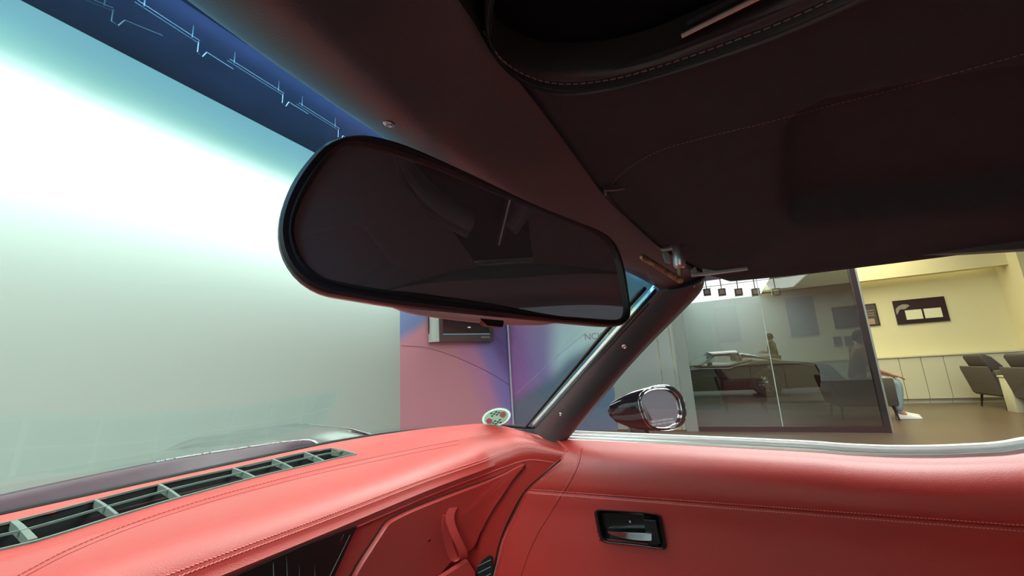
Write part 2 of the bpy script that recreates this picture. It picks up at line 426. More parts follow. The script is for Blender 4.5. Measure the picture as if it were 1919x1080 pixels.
# ---- lounge beyond the partition
LX = 10.60
struct('wall_right', MB().box((LX, -8, 0), (LX+.1, 3.4, 3.4)), M['lounge'])
struct('wall_lounge_end', MB().box((GX+.1, 3.35, 0), (LX+.1, 3.45, 3.4)), M['lounge'])
struct('ceiling_lounge', MB().box((GX-.02, -8, 3.4), (12, 3.45, 3.5)), M['lounge'])
struct('trim_soffit', MB().box((10.22, -4.90, 2.36), (10.42, 3.35, 3.4)), M['lounge'])
struct('wall_lounge_return', MB().box((9.95, -5.35, 0), (LX, -4.90, 3.4)), M['lounge'])
struct('wall_lounge_rear', MB().box((9.6, -8, 0), (LX, -5.95, 3.4)), M['lounge'])
led = MB().box((10.46, -4.8, 2.56), (10.50, 3.2, 2.575))
struct('trim_cove', led, mat('cove_led_strip', (1, .9, .5), .5, emit=(1, .88, .42), estr=6))

# low cabinets: each unit is a thing, the long top another
cabx = 10.30
yy = [-4.88]
marks = [P(1775, 700, X=cabx).y, P(1732, 700, X=cabx).y, P(1690, 700, X=cabx).y]
yy += [marks[0], marks[1], marks[2]]
while yy[-1] < 2.2: yy.append(yy[-1]+.62)
cab_lab = ['cream cabinet unit at the far right end, behind the grey armchair', 'cream cabinet unit under the right half of the framed certificates',
           'cream cabinet unit under the left half of the framed certificates', 'cream cabinet unit just right of the seated person\'s knees']
dark_lab = ['cream cabinet unit directly behind the seated person, at the edge of the dark glass',
            'cream cabinet unit behind the dark glass, under the dark framed print', 'cream cabinet unit behind the dark glass, under the pair of small prints',
            'cream cabinet unit behind the dark glass, under the large blue grey poster', 'cream cabinet unit behind the dark glass, between the two posters',
            'cream cabinet unit behind the dark glass, under the pale poster nearest the mullion', 'cream cabinet unit behind the dark glass beside the mullion']
for k in range(len(yy)-1):
    lab = cab_lab[k] if k < 4 else (dark_lab[k-4] if k-4 < len(dark_lab) else 'cream cabinet unit at the far left end of the row behind the dark glass')
    t = thing('cabinet', lab, 'cabinet', (cabx, yy[k], 0), 0, 'low cabinets along the lounge wall')
    build('body', MB().box((cabx+.02, yy[k]+.003, .08), (LX-.002, yy[k+1]-.003, .838)), M['loungecab'], t, False)
    build('plinth', MB().box((cabx+.05, yy[k]+.003, .0), (LX-.002, yy[k+1]-.003, .08)), M['loungecab'], t, False)
    build('door_panel', MB().box((cabx, yy[k]+.005, .085), (cabx+.018, yy[k+1]-.005, .83)), M['loungecab'], t, False)
tag(build('worktop', MB().box((cabx-.02, -4.89, .84), (LX-.001, yy[-1], .865)), M['loungecab'], None, False), 'long cream top running over the low cabinets', 'worktop')

# framed pictures on the lounge wall (X = LX)
M['pframe'] = mat('picture_black', (.018, .015, .018), .3)
M['paper'] = mat('certificate_paper', (.72, .72, .55), .7)
M['bluepic'] = mat('poster_blue_grey', (.05, .075, .12), .4, vary=.4, vscale=3)
M['greypic'] = mat('poster_grey', (.16, .19, .20), .5, vary=.3, vscale=3)
def picture(y0, y1, z0, z1, label, mfield, papers=(), fr=.018, pm=None):
    t = thing('framed_picture', label, 'picture', (LX-.02, (y0+y1)/2, (z0+z1)/2))
    a, b_ = min(y0, y1), max(y0, y1)
    f = MB()
    for lo, hi in (((a, z0), (b_, z0+fr)), ((a, z1-fr), (b_, z1)), ((a, z0+fr), (a+fr, z1-fr)), ((b_-fr, z0+fr), (b_, z1-fr))):
        f.box((LX-.03, lo[0], lo[1]), (LX-.001, hi[0], hi[1]))
    build('frame', f, M['pframe'], t, False)
    build('picture_field', MB().box((LX-.02, a+fr, z0+fr), (LX-.002, b_-fr, z1-fr)), mfield, t, False)
    for (u0, u1, v0, v1) in papers:
        ya, yb = b_-(b_-a)*u0, b_-(b_-a)*u1
        build('sheet', MB().box((LX-.023, yb, z0+(z1-z0)*v0), (LX-.0205, ya, z0+(z1-z0)*v1)), pm or M['paper'], t, False)
    return t
def pyz(px, py): p = P(px, py, X=LX); return p.y, p.z
y0, z1 = pyz(1671, 565); y1, _ = pyz(1768, 558); _, z0 = pyz(1680, 609)
disp = picture(y0, y1, z0, z1, 'black framed display holding two white certificates on the cream wall', M['pframe'], ((.20, .52, .17, .56), (.56, .89, .17, .56)))
mo = [Vector((LX-.0235, P(x, y, X=LX).y, P(x, y, X=LX).z)) for x, y in ((1678, 579), (1683, 574), (1690, 571), (1698, 571), (1704, 573), (1699, 577), (1695, 580), (1689, 580), (1685, 581), (1682, 588), (1679, 592), (1677, 586))]
build('printed_motif', MB().prism(mo, (.002, 0, 0)), mat('motif_grey', (.28, .27, .22), .5, vary=.5, vscale=60), disp, False)
y2, _ = pyz(1612, 575); y3, _ = pyz(1640, 570)
y2a = pyz(1557, 575)[0]
picture(y2a, y3, z0+.02, z1-.01, 'dark framed print crossing behind the edge of the dark glass', mat('print_green_grey', (.05, .06, .055), .4, vary=.5, vscale=12), ((.66, .90, .06, .32), (.66, .92, .45, .48), (.66, .92, .55, .58), (.66, .92, .68, .71)), pm=mat('print_tan', (.35, .24, .15), .6))
ya, za = pyz(1470, 560); yb, zb = pyz(1536, 628)
picture(ya, yb, zb, za, 'large blue grey poster seen through the dark glass', M['bluepic'], fr=.008)
ya, za = pyz(1337, 578); yb, zb = pyz(1390, 640)
picture(ya, yb, zb, za, 'pale blue grey poster seen through the dark glass, nearest the mullion', M['greypic'], fr=.008)
ya, za = pyz(1561, 632); yb, zb = pyz(1579, 648)
picture(ya, yb, zb, za, 'small dark print, left of the pair below the dark framed print', M['bluepic'], fr=.006)
ya, za = pyz(1581, 631); yb, zb = pyz(1600, 647)
picture(ya, yb, zb, za, 'small dark print, right of the pair below the dark framed print', M['bluepic'], fr=.006)

# ---- armchairs (built facing local +x)
M['upholstery'] = mat('grey_upholstery', (.085, .080, .072), .9, bump=.4, bscale=200)
M['cushion'] = mat('dark_grey_cushion', (.055, .055, .056), .9, bump=.4, bscale=200)
def rbox(mb, lo, hi, r=.03, sub=None):
    """box with generously rounded edges made of stacked loops"""
    x0, y0, z0 = lo; x1, y1, z1 = hi; rows = []
    def loop(ins, z):
        pts = []
        rr = max(.002, r-ins*.3)
        for cx_, cy_, a0 in ((x1-ins-rr, y1-ins-rr, 0), (x0+ins+rr, y1-ins-rr, 90), (x0+ins+rr, y0+ins+rr, 180), (x1-ins-rr, y0+ins+rr, 270)):
            for k in range(4):
                a = math.radians(a0+k*30); pts.append(Vector((cx_+rr*math.cos(a), cy_+rr*math.sin(a), z)))
        return pts
    for ins, z in ((r, z0), (r*.3, z0+r*.3), (0, z0+r), (0, z1-r), (r*.3, z1-r*.3), (r, z1)): rows.append(loop(ins, z))
    return mb.loops(rows)
def armchair(loc, rz, label):
    t = thing('armchair', label, 'chair', loc, rz, 'grey armchairs in the lounge')
    k = dict(parent=t, local=True)
    b = MB(); rbox(b, (-.36, -.38, .20), (.36, .38, .36), .02); build('seat_base', b, M['upholstery'], **k)
    b = MB(); rbox(b, (-.22, -.27, .36), (.37, .27, .46), .03); build('seat_cushion', b, M['cushion'], **k)
    for sgn in (-1, 1):
        b = MB(); y = sgn*.33; rbox(b, (-.36, y-.055, .24), (.36, y+.055, .60), .025); build('armrest', b, M['upholstery'], **k)
    b = MB(); rows = []
    for z, x, th in ((.22, -.34, .06), (.40, -.38, .06), (.60, -.43, .05), (.66, -.44, .035)):
        rows.append([Vector((x-th/2, -.385, z)), Vector((x+th/2, -.385, z)), Vector((x+th/2, .385, z)), Vector((x-th/2, .385, z))])
    b.loops(rows); build('backrest', b, M['upholstery'], bevel=.01, **k)
    b = MB(); rows = []
    for z, x, th, w in ((.45, -.20, .07, .24), (.50, -.23, .15, .27), (.66, -.30, .17, .28), (.80, -.37, .13, .27), (.85, -.40, .05, .25)):
        rows.append([Vector((x-th/2, -w, z)), Vector((x+th/2, -w, z)), Vector((x+th/2, w, z)), Vector((x-th/2, w, z))])
    b.loops(rows); build('back_cushion', b, M['cushion'], bevel=.02, **k)
    for sx in (-1, 1):
        for sy in (-1, 1):
            b = MB(); b.tube([(sx*.30, sy*.31, .20), (sx*.33, sy*.34, .0)], [.018, .011], 8); build('leg', b, M['rubber'], **k)
    return t
armchair((9.36, -4.18, 0), -PI/2, 'grey armchair with a tilted back cushion standing before the far cream cabinets')
armchair((8.26, -4.18, 0), -PI/2, 'grey armchair cut off by the right edge, beside the pale side table')
armchair((8.28, -1.93, 0), -PI/2, 'grey armchair in which the seated person sits')
for (x, y, lab) in ((9.35, -.4, 'grey armchair dimly seen through the middle of the dark glass'),):
    armchair((x, y, 0), -PI/2, lab)
t = thing('side_table', 'pale cream block side table standing between the two grey armchairs at the right', 'table', (8.81, -3.98, 0), 0)
b = MB(); rbox(b, (-.12, -.17, .0), (.12, .17, .50), .006); build('table_body', b, M['loungecab'], t, local=True)
b = MB(); rbox(b, (-.13, -.18, .50), (.13, .18, .525), .006); build('table_top', b, M['loungecab'], t, local=True)

# ---- wall display on the slanted wall
qd = WA+wn*.16; up = Vector((0, 0, 1))
def wp(px, py, off): return P(px, py, n=wn, q=WA+wn*off)
tv = thing('wall_display', 'black screen with a pale rounded side panel, hung on the rose coloured wall', 'display', tuple(wp(860, 640, .0)))
bl = wp(812, 641, .16); br = wp(926, 640, .16)
zb = (bl.z+br.z)/2; ht = 1.05
bl = Vector((bl.x, bl.y, zb)); br = Vector((br.x, br.y, zb)); w_ = (br-bl)
b = MB(); rows = []
prof = [bl-wn*.155-wd*.02, bl-wn*.10-wd*.03, bl-wn*.05-wd*.012, bl-wn*.015+wd*.03, bl+wd*.11, br-wd*.02, br, br-wn*.155]
build('casing', MB().prism([Vector(p) for p in prof], (0, 0, ht)), mat('display_casing', (.035, .04, .045), .4), tv)
lp = [p+Vector((0, 0, .004)) for p in (bl-wn*.158-wd*.03, bl-wn*.10-wd*.040, bl-wn*.045-wd*.022, bl-wn*.006+wd*.03, bl+wd*.10+wn*.004, bl+wd*.10-wn*.004, bl-wn*.02+wd*.03, bl-wn*.06+wd*.0, bl-wn*.155+wd*.0)]
build('side_panel', MB().prism(lp, (0, 0, ht)), mat('display_side_pale', (.62, .68, .64), .35), tv)
k = MB(); c = bl-wn*.085-wd*.043+Vector((0, 0, .30)); rows = [[c+Vector((0, 0, .16*math.cos(a)))+wn*.02*math.sin(a)-wd*(.004-e) for a in [2*PI*i/16 for i in range(16)]] for e in (0, .006)]
k.loops(rows); build('grip_slot', k, M['rubber'], tv)
s0 = bl+wd*.17+wn*.003; sw_ = (br-bl).length-.26
k = MB(); k.prism([s0+Vector((0, 0, .14)), s0+wd*sw_+Vector((0, 0, .14)), s0+wd*sw_+Vector((0, 0, ht-.05)), s0+Vector((0, 0, ht-.05))], wn*.004)
scr = build('screen', k, mat('screen_glass', (.012, .018, .02), .06, spec=.8), tv)
k = MB(); k.tube([s0+wn*.007+Vector((0, 0, .125)), s0+wn*.007+wd*sw_+Vector((0, 0, .125))], .006, 4); build('blue_line', k, mat('screen_blue_line', (.1, .25, .33), .4, emit=(.2, .55, .75), estr=.5), scr)
k = MB(); k.prism([s0+wd*(sw_-.16)+wn*.004+Vector((0, 0, .055)), s0+wd*sw_+wn*.004+Vector((0, 0, .055)), s0+wd*sw_+wn*.004+Vector((0, 0, .085)), s0+wd*(sw_-.16)+wn*.004+Vector((0, 0, .085))], wn*.003)
build('maker_plate', k, mat('plate_grey', (.2, .22, .23), .4), tv)
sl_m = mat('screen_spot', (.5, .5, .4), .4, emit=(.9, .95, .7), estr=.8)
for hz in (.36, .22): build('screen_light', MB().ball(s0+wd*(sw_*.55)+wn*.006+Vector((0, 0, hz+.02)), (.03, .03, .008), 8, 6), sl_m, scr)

# ---- ceiling lightbox rails seen through the tinted top of the windshield
ZR = 3.93
rails = [((140, -12), (212, 18)), ((255, 2), (372, 78)), ((428, 112), (530, 176)), ((558, 194), (634, 242))]
rl = ['leftmost pale ceiling rail seen through the blue glass band', 'long pale ceiling rail seen through the blue glass band, left of the hook',
      'pale ceiling rail in the middle of the blue glass band', 'short pale ceiling rail nearest the mirror in the blue glass band']
for k, ((x0, y0_), (x1, y1_)) in enumerate(rails):
    a = P(x0, y0_, Z=ZR); b_ = P(x1, y1_, Z=ZR); t = thing('ceiling_rail', rl[k], 'rail', tuple(a), 0, 'ceiling rails above the studio wall')
    d = (b_-a).normalized(); sd = Vector((d.y, -d.x, 0))
    mb = MB()
    for o_ in (-.018, .018): build('rod', MB().tube([a+sd*o_, b_+sd*o_], .0035, 6), M['ledgrey'], t)
    hk = MB(); hk.tube([b_, b_+Vector((0, 0, -.005))-sd*.0+Vector((0, .0, -.10)), b_+d*.04+Vector((0, 0, -.12)), b_+d*.07+Vector((0, 0, -.05))], .005, 6)
    hk.tube([b_+d*.07+Vector((0, 0, -.05)), b_+d*.30+Vector((0, 0, -.05))], .004, 6)
    build('hook', hk, M['ledgrey'], t)
    for q_ in (a+d*.05, b_-d*.05): build('hanger', MB().tube([q_, q_+Vector((0, 0, RM_CEIL-ZR))], .005, 6), M['ledgrey'], t)
# soft light boxes over the floor (their lamps sit just beneath the frames)
def lightbox(x0, x1, y0, y1, lab, zc=None):
    zc = zc or RM_CEIL
    t = thing('ceiling_lightbox', lab, 'ceiling light', ((x0+x1)/2, (y0+y1)/2, zc))
    f = MB()
    for lo, hi in (((x0, y0), (x1, y0+.05)), ((x0, y1-.05), (x1, y1)), ((x0, y0+.05), (x0+.05, y1-.05)), ((x1-.05, y0+.05), (x1, y1-.05))):
        f.box((lo[0], lo[1], zc-.09), (hi[0], hi[1], zc-.001))
    build('frame', f, M['ledgrey'], t, False)
    build('diffuser', MB().box((x0+.05, y0+.05, zc-.035), (x1-.05, y1-.05, zc-.02)), mat('diffuser_glow', (.8, .8, .8), .6, emit=COOL, estr=2.4), t, False)
    return t
lb_ = lightbox(-5.2, -2.2, -3.15, 1.95, 'large suspended light box over the driver\'s side of the studio', 3.62)
for x in (-5.0, -2.4):
    for y in (-2.9, 1.7): build('hanger', MB().tube([(x, y, 3.61), (x, y, RM_CEIL-.001)], .008, 6), M['ledgrey'], lb_)
lightbox(-1.7, 2.9, .60, 2.25, 'wide ceiling light box above the nose of the car')
lightbox(1.75, 4.45, -2.55, .45, 'ceiling light box over the passenger side near the dark glass')
lightbox(.4, 4.6, -5.25, -3.15, 'ceiling light box behind the car')
sm = MB()
for k, x in enumerate((1325, 1353, 1384, 1416, 1454)):
    v = ray(x, 548); tt = (2*GX+1.2)/v.x; pt = EYE+v*tt; X_ = 2*GX-pt.x
    t = thing('spotlight', ('leftmost', 'second from the left', 'middle one', 'second from the right', 'rightmost')[k]+' of the five square black ceiling spotlights reflected in the dark glass', 'spotlight', (X_, pt.y, 3.0), 0, 'row of ceiling spotlights')
    build('head', MB().box((X_-.11, pt.y-.11, pt.z-.11), (X_+.11, pt.y+.11, pt.z+.11)), M['blackplastic'], t, False)
    build('drop_rod', MB().tube([(X_, pt.y, pt.z+.11), (X_, pt.y, RM_CEIL-.001)], .015, 6), M['blackplastic'], t)
    build('lens', MB().box((X_+.111, pt.y-.07, pt.z-.07), (X_+.116, pt.y+.07, pt.z+.07)), M['satin'], t, False)
# ================================================================== THE CAR
def sd_poly(x, y, poly):
    ins = False; dmin = 1e9; n = len(poly)
    for i in range(n):
        a, b = poly[i], poly[(i+1) % n]
        if (a.y > y) != (b.y > y) and x < (b.x-a.x)*(y-a.y)/(b.y-a.y)+a.x: ins = not ins
        ex, ey = b.x-a.x, b.y-a.y; t = max(0, min(1, ((x-a.x)*ex+(y-a.y)*ey)/(ex*ex+ey*ey+1e-12)))
        dmin = min(dmin, math.hypot(x-a.x-ex*t, y-a.y-ey*t))
    return -dmin if ins else dmin
car = thing('car', 'black sports coupe with red leather dashboard, red door panels and a black headliner', 'car', (XC, 0, 0))

# ---- windshield
WBOT = [U(.205, .775, -.130), U(.45, .782, -.130), U(.66, .768, -.128), U(.79, .70, -.126), U(.848, .59, -.123), U(.862, .47, -.120), U(.85, .370, -.122)]
WTOP = [U(.205, .2165, .192), U(.30, .211, .189), U(.40, .187, .176), U(.49, .150, .158), U(.555, .115, .140), U(.595, .085, .124), U(.622, .058, .106)]
wb_, wt_ = cr(both(WBOT), 81), cr(both(WTOP), 81)
def wsp(i, v):
    b, t = wb_[i], wt_[i]; p = b.lerp(t, v); bow = 4*v*(1-v)*.012*(1-(abs(i-40)/40)**5)
    return p+Vector((0, bow*.6, bow))
wrows = [[wsp(i, v/24) for i in range(81)] for v in range(25)]
ws = MB().grid(wrows, uv=True)
windshield = build('windshield', ws, M['windshield'], car)
BW = ws.bvh()

# sticker on the glass
c0 = on(BW, 930, 782); hh = BW.ray_cast(EYE, ray(930, 782).normalized()); nn = hh[1] if hh[1].dot(ray(930, 782)) < 0 else -hh[1]
# its plane follows the glass; axes from neighbouring pixels so that the round sticker keeps the photo's outline
ux = (on(BW, 957, 775)-c0); uy = (on(BW, 926, 767)-c0)
def stk(a, r, e=.0015): return c0+nn*e+ux*math.cos(a)*r+uy*math.sin(a)*r*1.05
sx = ux; 
mb = MB(); mb.loops([[stk(2*PI*k/40, 1, e) for k in range(40)] for e in (.0008, .0016)]); sticker = build('round_sticker', mb, M['white'], windshield); sticker['label'] = 'round white sticker with pink patches and chequered flags'
mb = MB(); mb.loops([[stk(2*PI*k/40, .86, e) for k in range(40)] for e in (.0016, .0020)]); build('sticker_ring', mb, translucent('sticker_pale_green', (.66, .84, .78)), windshield)
for sgn in (1, -1):
    mb = MB(); pts = [c0+nn*.0021+ux*x*sgn+uy*y*sgn for x, y in ((.28, .25), (.45, .55), (.70, .42), (.72, .0), (.50, -.22), (.30, .0))]
    mb.prism(pts, nn*.0003); build('sticker_patch', mb, M['pink'], windshield)
for sgn in (1, -1):
    mb = MB()
    for i in range(4):
        for j in range(3):
            if (i+j) % 2 == 0:
                x, y = (-.30+i*.17), (.28+j*.17); q = [c0+nn*.0022+ux*(x+dx)*sgn+uy*(y+dy)*sgn for dx, dy in ((0, 0), (.15, 0), (.15, .14), (0, .14))]
                mb.prism(q, nn*.0003)
    build('sticker_flag', mb, M['check'], windshield)

# bright outer moulding and black rubber along the passenger edge of the glass, and the rubber round the corner
def wedge(i0, i1, vmax=.985, side=1):
    a = []; b = []
    for k in range(25):
        v = vmax*k/24; n_ = 80 if side > 0 else 0
        e = wsp(n_, v); inn = wsp(n_-side*8, v); d = (inn-e).normalized()
        a.append(e+d*i0+Vector((0, .004, .004))); b.append(e+d*i1+Vector((0, .004, .004)))
    return [a, b]
for side in (1, -1):
    e_ = [wsp(80, .985*k/24) for k in range(25)]; wdir = Vector((.455, .233, .816)); T_ = (lambda p: p) if side > 0 else mir
    mb = MB().grid([[T_(p+Vector((-.002, .002, .002))) for p in e_], [T_(p+wdir*.006) for p in e_], [T_(p+wdir*.007+Vector((.0006, -.001, 0))) for p in e_], [T_(p+wdir*.013) for p in e_]]); build('windshield_molding', mb, M['brushed'], car, solid=.002)
    mb = MB().grid(wedge(.013, .0175, side=side)); build('windshield_rubber', mb, M['rubber'], car, solid=.008)
mb = MB(); mb.tube([p+Vector((0, -.002, .002)) for p in wb_], .0035, 8); build('windshield_base_seal', mb, M['rubber'], car)
edge_pts = [wsp(80, v/20*.97) for v in range(20)]
for T_ in ((lambda p: p), mir): build('pillar_trim_welt', MB().tube([T_(p+Vector((-.003, -.006, 0))) for p in edge_pts], .0016, 6), M['rubber'], car)

# ---- dashboard
DF = [U(.205, .765, -.128), U(.30, .768, -.128), U(.46, .772, -.128), U(.66, .756, -.126), U(.78, .685, -.122), U(.842, .575, -.116), U(.856, .465, -.115), U(.842, .300, -.148)]
DN = [U(.205, .540, -.200), U(.30, .538, -.200), U(.46, .526, -.200), U(.64, .497, -.193), U(.745, .445, -.180), U(.775, .402, -.166), U(.789, .358, -.155), U(.802, .288, -.165)]
# face below the padded edge: (height drop below N, shift along the face normal) per section
def gapy(z):    # y of the door's front edge at height z (relative to the eye)
    return interp([(-.75, .52), (-.39, .447), (-.32, .424), (-.23, .372), (-.18, .315), (-.165, .300), (-.13, .310)], z)
def facepts(k, n, N):
    f = k/(n-1)
    w = max(0, (f-.60)/.40)          # grows near the door
    out = []
    for dz, dy in ((-.006, -.004), (-.012, .0), (-.018, .003), (-.030, .006), (-.055, .012), (-.10, .026), (-.16, .045), (-.24, .075), (-.34, .10), (-.46, .13), (-.60, .15)):
        p = Vector((N.x, N.y+dy, N.z+dz)); e = Vector((.808, gapy(N.z+dz-1)-.02, N.z+dz))
        q = min(1, -dz/.05)*w**3
        out.append(p.lerp(e, q))
    return out
NS = 110
Fh, Nh = cr(DF, NS), cr(DN, NS)
GP = ((0, 0), (.12, .05), (.25, .12), (.38, .22), (.48, .30), (.52, .33), (.62, .365), (.72, .41), (.81, .475), (.885, .56), (.94, .67), (.98, .83), (1, 1))
secs = []
for k in range(NS):
    f, n_ = Fh[k], Nh[k]; s_ = []
    for t, g in GP:
        p = f.lerp(n_, t); p.z = f.z+(n_.z-f.z)*g; s_.append(p)
    s_ = cr(s_, 60)+facepts(k, NS, n_)
    secs.append(s_)
NV = len(secs[0])
full = [[mir(p) for p in s] for s in secs[::-1]][:-1]+secs
DROWS = [[s[j] for s in full] for j in range(NV)]
dash_all = MB().grid(DROWS); BD = dash_all.bvh()
# defroster grille outline, taken on the dash top
gf = cr([Vector((x, y, 0)) for x, y in ((-260, 1037), (0, 984), (180, 938), (300, 908), (440, 878), (510, 862), (570, 849), (622, 841))], 60)
gn = cr([Vector((x, y, 0)) for x, y in ((-330, 1110), (0, 1034), (220, 968), (335, 934), (480, 895), (570, 874), (625, 861), (668, 852))], 60)
ZV = -.1405
GF = [on(BD, p.x, p.y) for p in gf if p.x > -40]; GN = [on(BD, p.x, p.y) for p in gn if p.x > -60 and p.y < 1078]
GF = [Vector((XC-.02, GF[0].y, GF[0].z))]+[p for p in GF if p.x > XC-.01]; GN = [Vector((XC-.02, GN[0].y, GN[0].z))]+[p for p in GN if p.x > XC-.01]
yf_ = sum(p.y for p in GF[:40])/40; 
def inside_vent(c):
    if c.z < .82: return False
    x = c.x
    if x > GN[-1].x-.004 or x < 2*XC-GN[-1].x+.004: return False
    xx = x if x >= XC else 2*XC-x
    ya = interp(sorted([(p.x, p.y) for p in GF]), xx); yb = interp(sorted([(p.x, p.y) for p in GN]), xx)
    return yb+.0005 < c.y < ya-.0005
fine = []
for j in range(NV-1):
    sub_ = 1
    fine.append(DROWS[j])
fine.append(DROWS[-1])
dm = MB().grid(DROWS, keep=lambda c: not inside_vent(c))
dash = build('dashboard', dm, M['red'], car)
dash['label'] = 'red leather dashboard'
# grille
vg = MB(); vd = MB()
def zs(p):      # height of the dash surface at a plan position
    h = BD.ray_cast(Vector((p.x, p.y, 1.2)), Vector((0, 0, -1))); return h[0].z if h[0] else p.z
def vbar(a, b, w, top=.0015, dep=.014):
    d = (b-a).normalized(); s_ = Vector((-d.y, d.x, 0)).normalized()*w
    n_ = max(2, int((b-a).length/.02)); rows = []
    for k in range(n_+1):
        p = a.lerp(b, k/n_); z = zs(p)+top
        rows.append([Vector((p.x, p.y, z))-s_, Vector((p.x, p.y, z))+s_, Vector((p.x, p.y, z-dep))+s_, Vector((p.x, p.y, z-dep))-s_])
    vg.loops(rows)
G0 = GF[20:]; G1 = GN[20:]      # right-hand visible part and the left continuation
xs_left = 2*XC-GN[-1].x
def pl(line, w, top=.0015, dep=.02):
    rows = []
    for k, p in enumerate(line):
        q = line[min(k+1, len(line)-1)]; r_ = line[max(0, k-1)]; d = (q-r_).normalized(); s_ = Vector((-d.y, d.x, 0))*w; z = zs(p)+top
        rows.append([Vector((p.x, p.y, z))-s_, Vector((p.x, p.y, z))+s_, Vector((p.x, p.y, z-dep))+s_, Vector((p.x, p.y, z-dep))-s_])
    vg.loops(rows)
RF = [p for p in GF if p.x > XC-.01]; RN = [p for p in GN if p.x > XC-.01]
RF = resample([Vector((XC, RF[0].y, RF[0].z))]+RF, 60); RN = resample([Vector((XC, RN[0].y, RN[0].z))]+RN, 60)
RM = [a.lerp(b, .5) for a, b in zip(RF, RN)]
for ln, w in ((RF, .0014), (RN, .0022), (RM, .0013)):
    pl(ln, w, dep=.0025); pl([mir(p) for p in ln][::-1], w, dep=.0025)
for a, b in (((27, 977), (66, 1012)), ((178, 938), (219, 966)), ((298, 909), (336, 933)), ((437, 879), (478, 896)), ((511, 862), (547, 878)), ((571, 849), (607, 865))):
    pa, pb_ = on(BD, *a), on(BD, *b); vbar(pa, pb_, .0017, dep=.010); vbar(mir(pa), mir(pb_), .0017, dep=.010)
vbar(RF[-1], RN[-1], .002)
vbar(mir(RF[-1]), mir(RN[-1]), .002)
build('defroster_grille', vg, M['vent'], dash, False)
duct = MB(); ring_t = RF+RN[::-1]; 
full_ring = [mir(p) for p in RF][::-1]+RF+RN[::-1]+[mir(p) for p in RN]
top = [Vector((p.x, p.y, zs(p)-.002)) for p in full_ring]; bot = [Vector((p.x, p.y, zs(p)-.045)) for p in full_ring]
duct.grid([top, bot], closed=True); n2 = len(RF)*2
bf = [Vector((p.x, p.y, zs(p)-.045)) for p in [mir(p) for p in RF][::-1]+RF]; bn = [Vector((p.x, p.y, zs(p)-.045)) for p in [mir(p) for p in RN][::-1]+RN]
duct.grid([bf, bn]); build('defroster_duct', duct, M['ventdark'], dash)
# seams
seam_px = ((30, 1082), (130, 1030), (250, 981), (380, 938), (500, 905), (600, 880), (700, 858), (780, 841), (858, 826))
sp_ = onpath(BD, seam_px, 90, .0004)
mb = MB(); stitches(mb, sp_, .0055, .0040, .0004)
sp2 = onpath(BD, [(x+2, y+7) for x, y in seam_px], 90, .0003)
build('dash_seam_stitching', mb, mat('dark_red_thread', (.30, .03, .03), .6), dash)
mb = MB(); mb.tube([p-Vector((0, 0, .0004)) for p in sp2], .0006, 5); build('dash_seam', mb, mat('seam_deep_red', (.25, .012, .012), .7), dash)  # dark red line running along the dash seam
mb = MB(); Nfull = [secs[k][56]+Vector((0, -.0004, .0007)) for k in range(9, NS)]
stitches(mb, Nfull, .0044, .0034, .0007, slant=.0006)
stitches(mb, [secs[k][54]+Vector((0, -.0004, .0007)) for k in range(9, NS)], .0044, .0034, .0007, slant=-.0006)
build('dash_edge_stitching', mb, M['redstitch'], dash)
mb = MB(); mb.tube([secs[k][63-1]+Vector((0, -.001, 0)) for k in range(NS)], .0014, 8); mb.tube([mir(secs[k][63-1]+Vector((0, -.001, 0))) for k in range(NS)], .0022, 8)
build('dash_edge_piping', mb, M['red'], dash)
# face features --------------------------------------------------------------
def onface(px, py, lift): return on(BD, px, py, lift)
def face_panel(pxs, lift, n, rim=.004):
    """raised pad following the dash face inside an outline given in the photo"""
    q = cr([Vector((x, y, 0)) for x, y in pxs], n, closed=True)
    c = sum(q, Vector())/n; rows = []
    for s_, l in ((1.0, -.004), (1.0, lift*.6), (.985, lift), (.8, lift), (.55, lift), (.28, lift), (.02, lift)):
        rows.append([on(BD, (c+(p-c)*s_).x, (c+(p-c)*s_).y, l) for p in q])
    return rows
pad_px = ((984, 868), (930, 893), (850, 922), (775, 951), (742, 966), (722, 978), (706, 1000), (690, 1024), (668, 1058), (640, 1110), (620, 1150), (700, 1165), (780, 1130), (830, 1060), (862, 1035), (886, 1020), (905, 985), (935, 935), (965, 893))
rows = face_panel(pad_px, .010, 76)
mb = MB(); mb.grid(rows, closed=True); pad = build('glovebox_pad', mb, M['red'], dash)
mb = MB(); mb.tube([on(BD, p.x, p.y, .0012) for p in cr([Vector((x, y, 0)) for x, y in pad_px[:10]], 60)], .0016, 6); build('pad_gap', mb, M['gap'] if False else mat('gap_dark_red', (.02, .004, .004), .8), dash)
BP = MB().grid(rows, closed=True).bvh()
# knee ledge
kp = [on(BD, x, y, .011) for x, y in ((868, 1040), (800, 1082), (740, 1120), (810, 1150), (893, 1120), (884, 1060))]
mb = MB(); mb.prism(kp, Vector((0, -.006, -.004))); build('knee_ledge', mb, M['redstrap'], dash)
# grab strap: a folded leather loop
def strap():
    mb = MB()
    c = [on(BP, x, y, l) for x, y, l in ((849, 952, .001), (842, 962, .004), (840, 975, .008), (846, 995, .014), (856, 1015, .017), (862, 1032, .016), (858, 1043, .011), (850, 1045, .006), (843, 1030, .003), (838, 1008, .002), (835, 985, .002), (836, 965, .001))]
    c = cr(c, 46)
    wv = (on(BP, 862, 1000, .012)-on(BP, 840, 1004, .012)).normalized()*.0085
    rows = []
    for i, p in enumerate(c):
        t = (c[min(i+1, 45)]-c[max(i-1, 0)]).normalized(); nn_ = t.cross(wv).normalized()*.0012
        rows.append([p-wv-nn_, p+wv-nn_, p+wv+nn_, p-wv+nn_])
    mb.loops(rows); return mb, c, wv
mb, sc_, wv_ = strap(); st = build('grab_strap', mb, M['redstrap'], dash); st['label'] = 'red leather grab strap loop'
